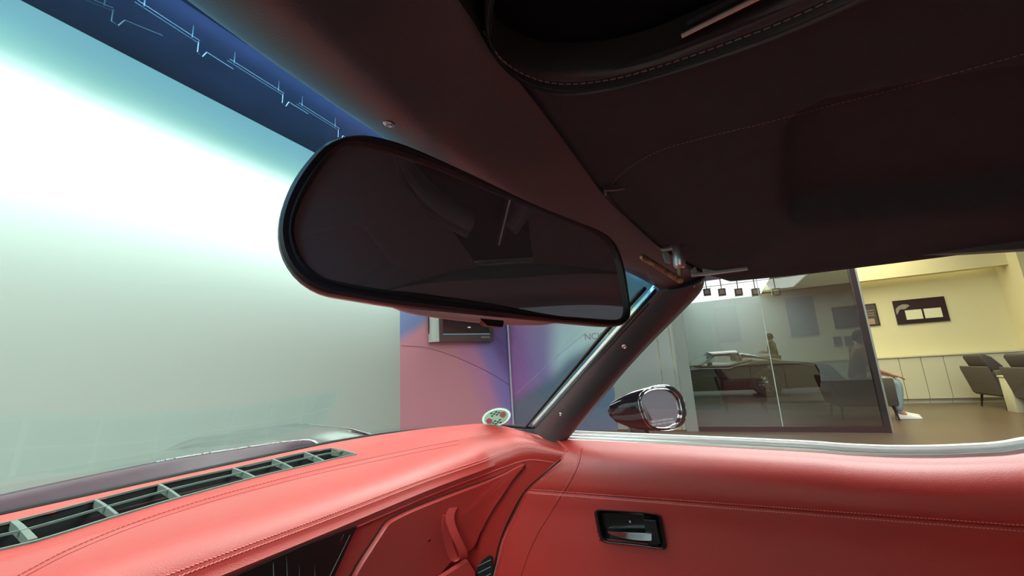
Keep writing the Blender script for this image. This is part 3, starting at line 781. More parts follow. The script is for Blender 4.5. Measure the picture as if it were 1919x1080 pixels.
# black panel with ribs
bpx = [(666, 985), (560, 1023), (430, 1082), (400, 1100), (560, 1160), (600, 1128), (618, 1090), (645, 1030)]
q = [on(BD, x, y, .0015) for x, y in bpx]; mb = MB(); mb.prism(q, Vector((0, -.003, 0))); bpan = build('centre_stack_panel', mb, M['blackplastic'], dash, False)
mb = MB()
for x0, y0_, x1, y1_ in ((652, 1000, 612, 1082), (634, 1012, 640, 998), (556, 1030, 558, 1110), (533, 1038, 536, 1110), (508, 1050, 510, 1110), (585, 1020, 587, 1110)):
    a, b = on(BD, x0, y0_, .005), on(BD, x1, y1_, .005); mb.tube([a, b], .0007, 5)
build('panel_rib', mb, M['vent'], bpan)
# small side vent low on the dash end
vp = [on(BD, x, y, .002) for x, y in ((890, 1085), (896, 1060), (906, 1047), (917, 1040), (922, 1041), (924, 1088), (905, 1120))]
mb = MB(); mb.prism(vp, Vector((-.003, -.002, 0))); sv = build('side_vent', mb, M['ventdark'], dash, False)
mb = MB()
for y_ in (1052, 1065, 1078): mb.tube([on(BD, 896, y_+6, .006), on(BD, 920, y_-6, .006)], .0008, 5)
build('side_vent_slat', mb, M['vent'], sv)
mb = MB(); cpts = [on(BD, x, y, .0008) for x, y in ((972, 873), (945, 912), (920, 955), (902, 995), (893, 1030))]
mb.tube(cr(cpts, 24), .0009, 6); build('dash_end_crease', mb, mat('crease_dark_red', (.22, .01, .01), .7), dash)
# end cap patch at the pillar foot
mb = MB(); cap = [U(.842, .302, -.146), U(.835, .320, -.140), U(.815, .296, -.150), U(.806, .284, -.158), U(.812, .278, -.170), U(.835, .286, -.168)]
mb.prism(cap, Vector((.004, -.004, .002))); build('dash_corner_patch', mb, M['redstrap'], dash)

# ---- door (built on the passenger's side, mirrored for the driver's)
BELT = [(-.95, -.02), (-.70, -.075), (-.50, -.118), (-.368, -.154), (-.31, -.162), (-.24, -.1655), (-.17, -.1640), (-.106, -.160), (.10, -.153), (.297, -.147), (.50, -.140), (.60, -.140)]
BELTC = cr([Vector((y, u, 0)) for y, u in BELT], 120)
def belt(y): return interp([(p.x, p.y) for p in BELTC], y)
PROF = [(.0, .852), (.004, .846), (.006, .838), (-.001, .822), (-.010, .808), (-.023, .796), (-.040, .788), (-.060, .7845), (-.075, .7845), (-.0795, .7875), (-.084, .7845), (-.12, .783), (-.18, .776), (-.26, .767), (-.36, .765), (-.46, .775), (-.56, .79), (-.60, .82)]
def doorpt(y, v):
    """v 0..1 down the door profile"""
    k = v*(len(PROF)-1); i = min(int(k), len(PROF)-2); f = k-i
    dz = PROF[i][0]+(PROF[i+1][0]-PROF[i][0])*f; x = PROF[i][1]+(PROF[i+1][1]-PROF[i][1])*f
    b = belt(y); fade = max(0, min(1, 1+dz/.0795)); z = (-.1495+dz)+(b+.1495)*fade
    return U(x+.012*max(0, y-.1)**1.0*0, y, z)
ny = 260; prof_s = cr([Vector((a, b, 0)) for a, b in PROF], 170)
PROF = [(p.x, p.y) for p in prof_s]
drows = []
for j in range(len(PROF)):
    drows.append([doorpt(.52-1.40*i/(ny-1), j/(len(PROF)-1)) for i in range(ny)])
# fold the front edge into a rounded return that follows the photographed gap
HOLE = [Vector((P(x, y, X=.777).y, P(x, y, X=.777).z, 0)) for x, y in ((1122, 961), (1232, 971), (1243, 1025), (1180, 1018), (1132, 1013), (1124, 1000))]
for j in range(len(PROF)):
    r = drows[j]; z = r[0].z-1; g = gapy(z)
    for i in range(ny):
        f = i/(ny-1); y = g+(-.88-g)*f
        p = doorpt(y, j/(len(PROF)-1)); e = max(0, 1-(g-y)/.012); p.x += .012*e*e
        if .55 < p.z < .82 and sd_poly(p.y, p.z, HOLE) < .0008: p.x += .035
        r[i] = p
dmb = MB().grid(drows); BR = dmb.bvh()
DOFF = -1
door = build('door', dmb, M['red'], car, solid=.004, offset=DOFF); door['label'] = 'red leather door panel'
door_l = build('door', dmb.mirror(XC), M['red'], car, solid=.004, offset=-1)
door_l['label'] = 'red leather door panel on the driver\'s side'
# stitched seams
def dpath(z, y0_, y1_, n=60, lift=-.0006):
    out = []
    for k in range(n):
        y = y0_+(y1_-y0_)*k/(n-1); o_ = Vector((.3, y, 1+z)); h = BR.ray_cast(o_, Vector((1, 0, 0)))
        if h[0]: out.append(h[0]+Vector((lift, 0, 0)))
    return out
mb = MB()
for z in (-.2255, -.2325): stitches(mb, dpath(z, .365, -.80, 120), .0040, .0024, .0006)
build('door_stitching', mb, M['redstitch'], door)
mb = MB()
for z in (-.2282, -.2298): mb.tube(dpath(z, .365, -.80, 80, -.0001), .0007, 5)
build('door_seam', mb, M['redstrap'], door)
vs = ((1091, 840), (1086, 865), (1076, 890), (1062, 915), (1048, 936), (1028, 968), (1008, 1000), (990, 1040), (976, 1082))
mb = MB(); vp1 = onpath(BR, vs, 60, .0004); mb.tube(vp1, .0006, 5); build('door_front_seam', mb, mat('seam_dark_red', (.25, .012, .012), .7), door)
mb = MB(); stitches(mb, onpath(BR, [(x-4, y) for x, y in vs[:5]], 40, .0006), .004, .0022, .0004); stitches(mb, onpath(BR, [(x+4, y) for x, y in vs[:5]], 40, .0006), .004, .0022, .0004)
build('door_front_stitching', mb, M['redstitch'], door)

mb = MB(); gp_ = cr([P(x, y, X=X_) for x, y, X_ in ((1051, 862, .786), (1022, 886, .785), (984, 921, .785), (958, 966, .785), (939, 1010, .785), (929, 1050, .784), (924, 1090, .783), (924, 1180, .782))], 40)
mb.tube(gp_, .0016, 6); build('door_front_gap_shade', mb, M['rubber'], door)  # black tube standing in for the shade in the gap beside the dash
# handle: recessed bezel
hx = .777
def hp(px, py, dx=0): return P(px, py, X=hx+dx)
out_px = [(1128, 956), (1180, 959), (1222, 963), (1236, 967), (1240, 976), (1244, 1000), (1248, 1020), (1245, 1029), (1232, 1029), (1190, 1023), (1140, 1018), (1128, 1013), (1122, 1000), (1117, 975), (1115, 962), (1119, 957)]
qo = cr([Vector((x, y, 0)) for x, y in out_px], 64, closed=True); cc = sum(qo, Vector())/64
def hl(s_, dx): return [hp((cc+(p-cc)*Vector((1, 1, 0)).x*s_).x, (cc+(p-cc)*s_).y, dx) for p in qo]
mb = MB(); mb.loops([hl(1.025, .012), hl(1.02, .0), hl(1.0, -.005), hl(.975, -.007), hl(.93, -.0065), hl(.90, -.002), hl(.87, .0), hl(.84, .012), hl(.5, .022), hl(.05, .022)])
bz = build('handle_bezel', mb, M['bezel'], door); bz['label'] = 'black handle recess'
mb = MB(); a = [hp(x, y, -.003) for x, y in ((1205, 974), (1229, 976), (1238, 1020), (1215, 1024))]; mb.prism(a, Vector((.014, 0, 0))); build('handle_side_plate', mb, M['blackplastic'], door, False, bevel=.001)
mb = MB(); rows = []
for x, yt, yb_, dx, th in ((1137, 996, 998.5, .003, .002), (1148, 997, 1003, .0, .004), (1165, 998, 1009, -.003, .006), (1185, 999, 1012, -.005, .007), (1205, 1000, 1014, -.006, .007), (1221, 1001, 1014, -.005, .007)):
    a, b = hp(x, yt, dx), hp(x, yb_, dx); rows.append([a, b, b+Vector((th, 0, .001)), a+Vector((th, 0, -.001))])
mb.loops(rows); lever = build('handle_lever', mb, M['chrome'], door, True, bevel=.0008); lever['label'] = 'chrome pull lever'
mb = MB(); mb.tube([hp(1202, 1000, -.0045), hp(1204, 1014, -.0045)], .0005, 5); build('lever_joint', mb, M['rubber'], door)
mb = MB(); mb.ball(hp(1181, 978, .006), .0025, 10, 6); build('handle_screw', mb, M['satin'], door)

# belt mouldings
for side in (1, -1):
    T_ = (lambda p: p) if side > 0 else mir
    ysb = [.335-1.23*k/90 for k in range(91)]
    pr = [(.846, .0000), (.850, .0035), (.8505, .0075), (.852, .0082), (.8525, .0045+.0045), (.8525, .0125), (.854, .0132), (.8545, .0145), (.8545, .0185), (.856, .0190), (.862, .0190), (.862, -.01), (.85, -.01)]
    rows = [[T_(U(x, y, belt(y)+z+.0015)) for x, z in pr] for y in ysb]
    mb = MB().loops(rows); build('beltline_molding', mb, M['brushed'], car)
    mb = MB(); mb.tube([T_(U(.8455, y, belt(y)+.0028)) for y in ysb], .0024, 6); build('beltline_seal', mb, M['rubber'], car)

# ---- roof: header, liner, T-bar
SEAM = [U(.205, .100, .202), U(.245, .096, .200), U(.32, .088, .188), U(.40, .078, .171), U(.47, .060, .156), U(.525, .042, .141), U(.58, .018, .129), U(.632, -.004, .119)]
sm_ = cr(both(SEAM), 81)
hrow = []
for t, dz, dy in ((0, 0, 0), (.06, -.005, 0), (.20, -.0135, .0), (.34, -.0185, 0), (.46, -.0195, 0), (.60, -.016, 0), (.78, -.010, 0), (.92, -.005, 0), (1, -.001, 0)):
    hrow.append([wt_[i].lerp(sm_[i], t)+Vector((0, dy, dz*(1-.55*abs(i-40)/40))) for i in range(81)])
hrow = [[c[j] for c in [cr([r[i] for r in hrow], 26) for i in range(81)]] for j in range(26)]
# tuck the rear edge up into the seam
hrow.append([p+Vector((0, -.001, .008)) for p in hrow[-1]])
hmb = MB().grid(hrow); BH = hmb.bvh()
header = build('windshield_header', hmb, M['blackleather'], car)
header['label'] = 'black leather trim above the windshield'
# passenger roof liner: heightfield
def roof_u(x):
    a = abs(x-XC); return .204-.090*(max(0, a-.04)/.387)**1.55
REAR = -.42
recess_px = [(1545, 200), (1505, 218), (1488, 238), (1480, 290), (1476, 340), (1476, 375), (1488, 396), (1530, 398), (1919, 362), (2300, 330), (2300, 60), (1900, 140), (1700, 172)]
rec = [P(x, y, Z=1+.155) for x, y in recess_px]
# recess seat is found on the sloping liner itself
def on_roof(px, py):
    d = ray(px, py); t = .05
    for _ in range(400):
        p = EYE+d*t
        if p.z-1 > roof_u(p.x)-.0: return p
        t += .002
    return p
rec = [on_roof(x, y) for x, y in recess_px]
rim_px = [(1290, 492), (1340, 478), (1400, 462), (1440, 440), (1478, 408), (1530, 400), (1919, 366), (2400, 320), (2400, 480), (1919, 480), (1560, 500), (1400, 512), (1300, 522)]
rimp = [on_roof(x, y) for x, y in rim_px]
def liner(x, y):
    u = roof_u(x)
    s = sd_poly(x, y, rec); u += .020*(1/(1+math.exp(s/.0035)))
    s = sd_poly(x, y, rimp); u -= .009*(1/(1+math.exp(s/.004)))
    e = min(1, max(0, (.632-x)/.02)); u -= .004*(1-e)
    return u
lrows = []; seamx = [(p.x, p.y) for p in sm_[40:]]; seamz = [(p.x, p.z-1) for p in sm_[40:]]
for j in range(110):
    f = j/109; r = []
    for i in range(90):
        x0_ = .262-.016*max(0, 1-f*16); x = x0_+(.632-x0_)*i/89; y0_ = interp(seamx, x); y = y0_+(REAR-y0_)*f
        u = liner(x, y); k = max(0, 1-(y0_-y)/.03); u = u*(1-k)+(interp(seamz, x)+.001)*k
        if y0_-y < .006: u += .0022*(1-(y0_-y)/.006)
        r.append(U(x, y, u))
    lrows.append(r)
lmb = MB().grid(lrows); BL = lmb.bvh()
panel = build('roof_panel_liner', lmb, M['fabric'], car); panel['label'] = 'dark fabric roof liner over the passenger'
panel_l = build('roof_panel_liner', lmb.mirror(XC), M['fabric'], car); panel_l['label'] = 'dark fabric roof liner over the driver'
mb = MB(); stp = onpath(BL, ((1140, 352), (1165, 325), (1200, 300), (1240, 280), (1290, 265), (1360, 247), (1440, 228), (1545, 200), (1700, 160), (1919, 100)), 90, .0006)
stitches(mb, stp, .0036, .0022, .00035); build('liner_stitching', mb, M['blackstitch'], panel)
# rolled front pad beside the header
rp = onpath(BL, ((1132, 352), (1140, 372), (1160, 396), (1185, 423), (1210, 447), (1232, 464)), 30, .0)
rp = [p+Vector((0, 0, .0005)) for p in rp]
mb = MB(); mb.tube([rp[0]+Vector((.012, -.018, .006)), rp[0]+Vector((.004, -.008, .001))]+rp, [.002, .0035]+[.0042]*len(rp), 10); build('liner_edge_roll', mb, M['fabric'], panel)
mb = MB(); mb.tube([rp[0]+Vector((.020, -.020, .002)), rp[0]+Vector((.006, -.010, -.0035)), rp[0]+Vector((-.001, -.001, -.0045)), rp[2]+Vector((0, 0, -.005))], .0008, 6); build('roll_piping', mb, M['blackstitch'], panel)

# centre roll around the T-bar
ZI, ZO = .216, .2025
ipx = ((862, -60), (880, -12), (897, 20), (920, 48), (955, 76), (1010, 99), (1070, 104), (1150, 96), (1235, 73), (1310, 42), (1400, 3), (1480, -36), (1600, -100), (1760, -190), (2000, -340))
opx = ((858, -30), (886, 10), (905, 45), (935, 95), (972, 130), (1015, 150), (1062, 158), (1125, 150), (1190, 134), (1300, 101), (1420, 60), (1520, 20), (1640, -35), (1800, -115), (2060, -250))
I_ = cr([P(x, y, Z=1+ZI) for x, y in ipx], 70); O_ = cr([P(x, y, Z=1+ZO) for x, y in opx], 70)
def rollrows(T_=lambda p: p):
    rows = []
    for t, dz in ((0, .016), (.0, .002), (.06, -.004), (.20, -.008), (.42, -.0105), (.52, -.0098), (.545, -.0072), (.57, -.0095), (.68, -.0128), (.76, -.0118), (.79, -.0088), (.82, -.0115), (.90, -.0118), (.97, -.007), (1.0, .003), (1.0, .012)):
        rows.append([T_(I_[i].lerp(O_[i], t)+Vector((0, 0, dz))) for i in range(70)])
    return rows
rr = rollrows(); rmb = MB().grid(rr); BRL = rmb.bvh()
tb = build('roof_bar_roll', rmb, M['rollleather'], car); tb['label'] = 'black stitched leather roll around the roof bar'
mb = MB(); stitches(mb, [I_[i].lerp(O_[i], .53)+Vector((0, 0, -.0108)) for i in range(6, 70)], .0052, .0036, .0006)
stitches(mb, [I_[i].lerp(O_[i], 1.05)+Vector((0, 0, -.0045)) for i in range(10, 70)], .0042, .0030, .0006)
build('roll_stitching', mb, M['blackstitch'], tb)
# mirrored half of the roll (driver's side) and the recessed bar panel
cutL = [i for i in range(70) if I_[i].x > XC-.005]
rl_ = [[mir(r[i]) for i in cutL] for r in rr]
build('roof_bar_roll', MB().grid(rl_), M['rollleather'], car)
mb = MB(); mb.grid([[U(x, y, .226) for x in [XC-.12+.24*i/8 for i in range(9)]] for y in (.14, 0, -.2, -.45)]); build('roof_bar_panel', mb, mat('roof_bar_felt', (.012, .018, .02), 1, spec=.05, bump=.6, bscale=900), car)
# chrome strips on the bar
a, b = P(1277, 67, Z=1+.204), P(1440, -14, Z=1+.204)
d = (b-a).normalized(); sd_ = Vector((-d.y, d.x, 0))
mb = MB(); b2 = a+d*.26; mb.loops([[p+sd_*w+Vector((0, 0, z)) for w, z in ((-.0012, 0), (-.0006, -.0014), (.0008, -.0014), (.0012, 0), (0, .002))] for p in (a, a+d*.003, b2)])
build('roof_bar_trim_strip', mb, M['brushed'], car)
mb = MB(); a2, = (P(1290, 52, Z=1+.208),); mb.loops([[p+sd_*w+Vector((0, 0, z)) for w, z in ((-.006, .0), (-.005, -.002), (.005, -.002), (.006, .0), (0, .003))] for p in (a2, a2+d*.003, a2+d*.26)])
build('roof_bar_black_rail', mb, M['bezel'], car)

# header screw
def screw(bv, px, py, r, m=M['satin'], par=None, name='trim_screw'):
    d_ = ray(px, py).normalized(); h = bv.ray_cast(EYE, d_); n_ = h[1] if h[1].dot(d_) < 0 else -h[1]; c = h[0]
    a = n_.cross(Vector((0, 0, 1))).normalized() if abs(n_.z) < .95 else n_.cross(Vector((0, 1, 0))).normalized(); b = n_.cross(a)
    def ring(R, e): return [c+a*R*math.cos(2*PI*k/24)+b*R*math.sin(2*PI*k/24)+n_*e for k in range(24)]
    mb = MB(); mb.loops([ring(r, -.001), ring(r, .0006), ring(r*.86, r*.26), ring(r*.5, r*.42), ring(r*.32, r*.2), ring(.0001, r*.1)])
    o = build(name, mb, m, par)
    mb = MB(); mb.loops([ring(r*1.0, .0), ring(r*1.25, .0012), ring(r*1.6, .0004), ring(r*1.7, -.001)], caps=False)
    return o
screw(BH, 729, 232, .0042, par=header)

# ---- A pillar trim
PR = [(1322, 521, .632), (1316, 546, .645), (1277, 588, .667), (1232, 633, .692), (1177, 692, .727), (1114, 766, .783), (1064, 824, .835), (1058, 832, .838)]
PL = cr([wsp(80, v) for v in (1.0, .90, .75, .6, .45, .3, .15, .0)], 40)
PRP = cr([P(x, y, X=X_) for x, y, X_ in PR], 40)
def pillar_rows(T_=lambda p: p):
    rows = []
    for i in range(40):
        a, b = PL[i], PRP[i]; w = (b-a); nn_ = (PL[min(39, i+1)]-PL[max(0, i-1)]).cross(w).normalized()
        if nn_.dot(EYE-a) < 0: nn_ = -nn_
        rows.append([T_(a+w*t+nn_*h) for t, h in ((0, -.006), (0, .001), (.05, .004), (.2, .009), (.45, .013), (.7, .012), (.88, .007), (.97, .001), (1, -.004), (1.0, -.012))])
    return rows
pr_ = pillar_rows(); pmb = MB().grid(pr_); BPL = pmb.bvh()
pil = build('a_pillar_trim', pmb, M['blackleather'], car); pil['label'] = 'black leather windshield pillar trim with two screws'
build('a_pillar_trim', MB().grid(pillar_rows(mir)), M['blackleather'], car)
screw(BPL, 1170, 650, .0042, M['chrome'], pil); screw(BPL, 1051, 777, .0042, M['chrome'], pil)
# corner piece joining header and pillar
e0 = resample([r[-1] for r in hrow[:-1]], 20); e1 = resample(pr_[0][1:-2], 20)
mb = MB().grid([e0, [a.lerp(b, .5)+Vector((0, 0, -.002)) for a, b in zip(e0, e1)], e1]); build('header_corner', mb, M['blackleather'], car, solid=.004)
build('header_corner', mb.mirror(XC), M['blackleather'], car, solid=.004)
# roof rail outer edge: weatherstrip
RAIL = [U(.632, -.004, .119), P(1400, 509, X=.634), P(1480, 499, X=.634), P(1560, 493, X=.634), P(1700, 483, X=.634), P(1919, 470, X=.634)]
RAIL.append(RAIL[-1]+(RAIL[-1]-RAIL[-2])*.9)
RL = cr(RAIL, 60)
mb = MB().loops([[p+Vector((dx, 0, dz)) for dx, dz in ((-.012, .012), (-.010, .0), (-.003, -.0015), (.003, .001), (.006, .012))] for p in RL])
rail = build('roof_rail', mb, M['blackleather'], car)
build('roof_rail', mb.mirror(XC), M['blackleather'], car)
wsx = RL[8:34]
mb = MB(); mb.tube([p+Vector((-.004, 0, .001-.004*math.sin(PI*k/25))) for k, p in enumerate(wsx)], .0022, 8); build('roof_weatherstrip', mb, M['rubber'], car)
# bright latch strip
a, b = P(1295, 517, X=.604), P(1401, 504, X=.606)
mb = MB(); dr = (b-a).normalized(); mb.obox((a+b)/2+Vector((-.002, 0, .0)), dr*(b-a).length/2, (0.003, 0, 0), (0, 0, .0022)); mb.obox(a.lerp(b, .60)+Vector((0, 0, .005)), dr*(b-a).length*.38, (.003, 0, 0), (0, 0, .003)); mb.obox(a.lerp(b, .06)+Vector((0, 0, .006)), dr*.004, (.003, 0, 0), (0, 0, .005))
build('roof_latch_plate', mb, M['satin'], car, False, bevel=.0006)
# latch barrel with worn lever
LXX = .508
def lp_(px, py, dx=0): return P(px, py, X=LXX+dx)
top, botm = lp_(1270, 459), lp_(1274, 503)
mb = MB(); ax_ = (botm-top); mb.tube([top, top+ax_*.06, top+ax_*.5, top+ax_*.88, top+ax_*.97, botm], [.0058, .0066, .0066, .0068, .0055, .003], 20)
lt = build('latch_barrel', mb, M['satin'], car); lt['label'] = 'chrome roof latch'
mb = MB(); q = [lp_(x, y, -.001) for x, y in ((1238, 466), (1252, 463), (1264, 457), (1280, 457), (1278, 466), (1262, 466), (1240, 470))]; mb.prism(q, Vector((.008, 0, 0))); build('latch_arm', mb, M['satin'], lt, False, bevel=.0005)
mb = MB(); q = [lp_(x, y, .002) for x, y in ((1241, 474), (1252, 472), (1256, 494), (1246, 491))]; mb.prism(q, Vector((.004, 0, 0))); build('latch_bracket', mb, M['satin'], lt, False, bevel=.0005)
mb = MB(); mb.tube([botm, lp_(1275, 525)], .0026, 10); build('latch_pin', mb, M['brass'], lt)
mb = MB(); l0, l1 = lp_(1204, 482, -.004), lp_(1274, 525, -.002); mb.tube([l0, l0.lerp(l1, .02), l0.lerp(l1, .5), l1], [.0030, .0038, .0036, .0040], 12); build('latch_lever', mb, M['rust'], lt)
for q_, r_ in ((l0, .0036), (l1, .0040)): build('lever_end', MB().ball(q_, r_, 10, 8), M['brass'], lt)

# ---- rear-view mirror
mc = Vector((.240, .130, 1.083)); mn = Vector((-.565, -.825, -.012)).normalized()
def mp(px, py, off=0): return P(px, py, n=mn, q=mc+mn*off)
outer = [(650, 256), (690, 254), (745, 267), (800, 289), (900, 335), (1000, 384), (1080, 417), (1125, 434), (1152, 455), (1168, 495), (1177, 550), (1181, 588), (1174, 604), (1152, 612), (1080, 606), (950, 594), (850, 584), (750, 574), (650, 558), (600, 548), (562, 527), (536, 496), (522, 460), (521, 418), (531, 378), (549, 338), (575, 301), (607, 270)]
inner = [(655, 272), (700, 279), (798, 309), (900, 350), (968, 377), (1040, 405), (1096, 428), (1128, 446), (1146, 470), (1158, 500), (1166, 540), (1170, 565), (1169, 592), (1152, 600), (1090, 596), (1032, 591), (926, 571), (798, 552), (713, 543), (640, 530), (606, 521), (572, 495), (553, 453), (552, 419), (562, 385), (580, 350), (605, 312), (628, 284)]
NO = 120
qo = [mp(p.x, p.y) for p in cr([Vector((x, y, 0)) for x, y in outer], NO, True)]
qi = [mp(p.x, p.y) for p in cr([Vector((x, y, 0)) for x, y in inner], NO, True)]
qo = resample(qo+[qo[0]], NO+1)[:-1]; qi = resample(qi+[qi[0]], NO+1)[:-1]
cm = sum(qo, Vector())/NO
def ofs(loop, s_, e): return [cm+(p-cm)*s_+mn*e for p in loop]
mid = [a.lerp(b, .5) for a, b in zip(qo, qi)]
mb = MB(); mb.loops([[p+mn*-.003 for p in qi], [p+mn*.0015 for p in qi], [p.lerp(q, .22)+mn*.0030 for p, q in zip(qi, qo)], [p.lerp(q, .34)+mn*.0012 for p, q in zip(qi, qo)], [p.lerp(q, .70)+mn*.0022 for p, q in zip(qi, qo)], [p.lerp(q, .93)+mn*.0008 for p, q in zip(qi, qo)],
                     [p+mn*-.0020 for p in qo], ofs(qo, .998, -.006), ofs(qo, .97, -.007)], caps=False)
rvm = build('rearview_mirror', mb, M['housing'], car); rvm['label'] = 'black rear-view mirror'
hdir = (mp(1100, 520)-mp(620, 400)); hdir.normalize(); vdir = mn.cross(hdir).normalized(); vdir = vdir if vdir.z > 0 else -vdir
zl = mp(752, 578).dot(hdir); zr_ = mp(1050, 608).dot(hdir)
def belly(loop, amt):
    out = []
    for p in loop:
        h = (p.dot(hdir)-zl)/(zr_-zl); low = (p-cm).dot(vdir) < -.012
        w = math.sin(PI*h)**.45 if low and 0 < h < 1 else 0
        out.append(p-vdir*amt*w)
    return out
mb = MB(); mb.loops([ofs(qo, .985, -.005), belly(ofs(qo, .995, -.008), .0030), belly(ofs(qo, .985, -.013), .0046), belly(ofs(qo, .95, -.020), .0046), belly(ofs(qo, .88, -.027), .003), ofs(qo, .70, -.033), ofs(qo, .35, -.036), ofs(qo, .02, -.037)])
sh_ = build('mirror_back_shell', mb, mat('stainless_shell', (.80, .78, .78), .5, metal=.7), rvm); sh_['label'] = 'polished metal back shell'
mb = MB(); mb.v = [p-mn*.0002 for p in qi]; mb.f = [tuple(range(NO))]; build('mirror_glass', mb, M['mirror'], rvm, False)
back = cm-mn*.034
mb = MB(); mb.tube([back, back+Vector((.004, .016, .020)), on(BW, 770, 420)+Vector((0, -.012, -.004)), on(BW, 770, 420)], [.011, .008, .007, .010], 12); build('mirror_stem', mb, M['housing'], rvm)
ta, tb_ = mp(893, 601, -.010), mp(940, 606, -.010)
mb = MB(); v_ = (tb_-ta); mb.loops([[ta+v_*x+Vector((0, 0, z-.001))+mn*e for x, z in ((.0, .004), (.12, .001), (.35, -.0022), (.95, -.0022), (1.0, .0), (1.0, .004))] for e in (-.004, .003)]); tab = build('dimming_tab', mb, M['blackplastic'], rvm, True)
# ---- outside door mirror
SX = 1.0
def smp(px, py, X_=SX): return P(px, py, X=X_)
gout = [(1242, 722), (1262, 727), (1277, 742), (1284, 763), (1285, 782), (1277, 798), (1260, 806), (1238, 808), (1222, 805), (1210, 794), (1201, 776), (1196, 757), (1199, 740), (1215, 727)]
gin = [(1240, 730), (1256, 734), (1268, 746), (1273, 764), (1274, 780), (1267, 794), (1252, 801), (1235, 802), (1221, 799), (1211, 788), (1204, 770), (1199, 754), (1203, 741), (1218, 732)]
sn = Vector((-.60, -.79, .06)).normalized(); sq = P(1240, 765, X=SX)
def sm(px, py, off=0): return P(px, py, n=sn, q=sq+sn*off)
go = [sm(p.x, p.y) for p in cr([Vector((x, y, 0)) for x, y in gout], 48, True)]; gi = [sm(p.x, p.y) for p in cr([Vector((x, y, 0)) for x, y in gin], 48, True)]
go = resample(go+[go[0]], 49)[:-1]; gi = resample(gi+[gi[0]], 49)[:-1]
cs = sum(go, Vector())/48; nose = P(1146, 772, Y=sq.y+.095)
def lerp_loop(t, s_): 
    c = cs.lerp(nose, t); return [c+(p-cs)*s_ for p in go]
mb = MB(); mb.loops([[p-sn*.004 for p in gi], [p+sn*.001 for p in gi], [p.lerp(q, .5)+sn*.003 for p, q in zip(gi, go)], [p+sn*.001 for p in go], lerp_loop(.08, .99), lerp_loop(.3, .90), lerp_loop(.55, .74), lerp_loop(.78, .52), lerp_loop(.93, .28), lerp_loop(1.0, .02)])
hs = build('side_mirror', mb, M['paint'], car); hs['label'] = 'glossy black bullet-shaped door mirror'
mb = MB(); mb.tube([p.lerp(q, .1)+sn*.0035 for p, q in zip(gi+[gi[0]], go+[go[0]])], .0014, 6, False); mb.tube([p+sn*.001 for p in go+[go[0]]], .0012, 6, False)
build('mirror_chrome_rim', mb, M['chrome'], hs)
mb = MB(); mb.v = [p-sn*.001 for p in gi]; mb.f = [tuple(range(48))]; build('side_mirror_glass', mb, M['mirror'], hs, False)
mb = MB(); base = [P(x, y, X=.965) for x, y in ((1168, 824), (1180, 803), (1205, 796), (1226, 806), (1226, 828))]
b0, b1 = cs.lerp(nose, .50)+Vector((.005, 0, -.026)), P(1194, 838, X=.965)
rows = []
for t, ra, rb in ((0, .016, .026), (.35, .013, .022), (.7, .016, .028), (1, .026, .040)):
    c = b0.lerp(b1, t); rows.append([c+Vector((ra*math.cos(2*PI*k/20), rb*math.sin(2*PI*k/20), 0)) for k in range(20)])
mb.loops(rows); build('side_mirror_foot', mb, M['paint'], hs)
for k, (body, py) in enumerate((('OBJECTS IN MIRROR ARE', 790), ('CLOSER THAN THEY APPEAR', 796))):
    xr = (sm(1262, py)-sm(1216, py)); xr.z = 0; xr.normalize(); zr = sn; yr = zr.cross(xr)
    letters('mirror_warning_text', body, .0062, Matrix.Translation(sm(1241, py, .0012)) @ Matrix((xr, yr, zr)).transposed().to_4x4(), mat('warning_text_white', (.7, .7, .7), .5), .00005, hs)

# ---- door glass
for T_ in ((lambda p: p), mir):
    rows = []
    for v in range(9):
        f = v/8; r = []
        for i in range(40):
            g = i/39; y0_ = .335+(-.012-.335)*f; y1_ = -.80+(.06)*f; y = y0_+(y1_-y0_)*g
            zb_ = belt(y); zt = interp([(p.y, p.z-1) for p in sorted(RL, key=lambda p: p.y)], y)+.004
            u = zb_+(zt-zb_)*f; x = .857-(.857-.640)*(f**1.25); r.append(T_(U(x, y, u)))
        rows.append(r)
    build('door_glass', MB().grid(rows), M['sideglass'], car)

# ---- rear of the cabin (seen only in the rear-view mirror): halo bar, fastback glass, quarters
hr = []
for k, (y, dz) in enumerate(((-.415, .004), (-.425, -.010), (-.45, -.024), (-.50, -.030), (-.55, -.026), (-.585, -.012), (-.60, .004))):
    r = []
    for i in range(61):
        a = -1+2*i/60; x = XC+a*.46
        z = .186-.085*abs(a)**2.2+dz*1.5-.016*math.exp(-(a/.42)**2)-(.0 if abs(a) < .9 else (abs(a)-.9)*1.2); r.append(U(x, y, z))
    hr.append(r)
build('halo_bar', MB().grid(hr), M['blackleather'], car)
lampc = U(XC-.02, -.36, .205)
for T_ in ((lambda p: p), mir):
    rows = []
    for t in range(13):
        f = t/12; c0_ = U(.64, -.50, .10).lerp(U(.80, -.72, -.13), f); w = .10+.10*f
        rows.append([T_(c0_+Vector((dx, w*dy, 0))) for dx, dy in ((.02, .55), (-.004, .5), (-.012, .2), (-.012, -.2), (-.004, -.5), (.02, -.55))])
    build('b_pillar_trim', MB().grid(rows), M['blackleather'], car)
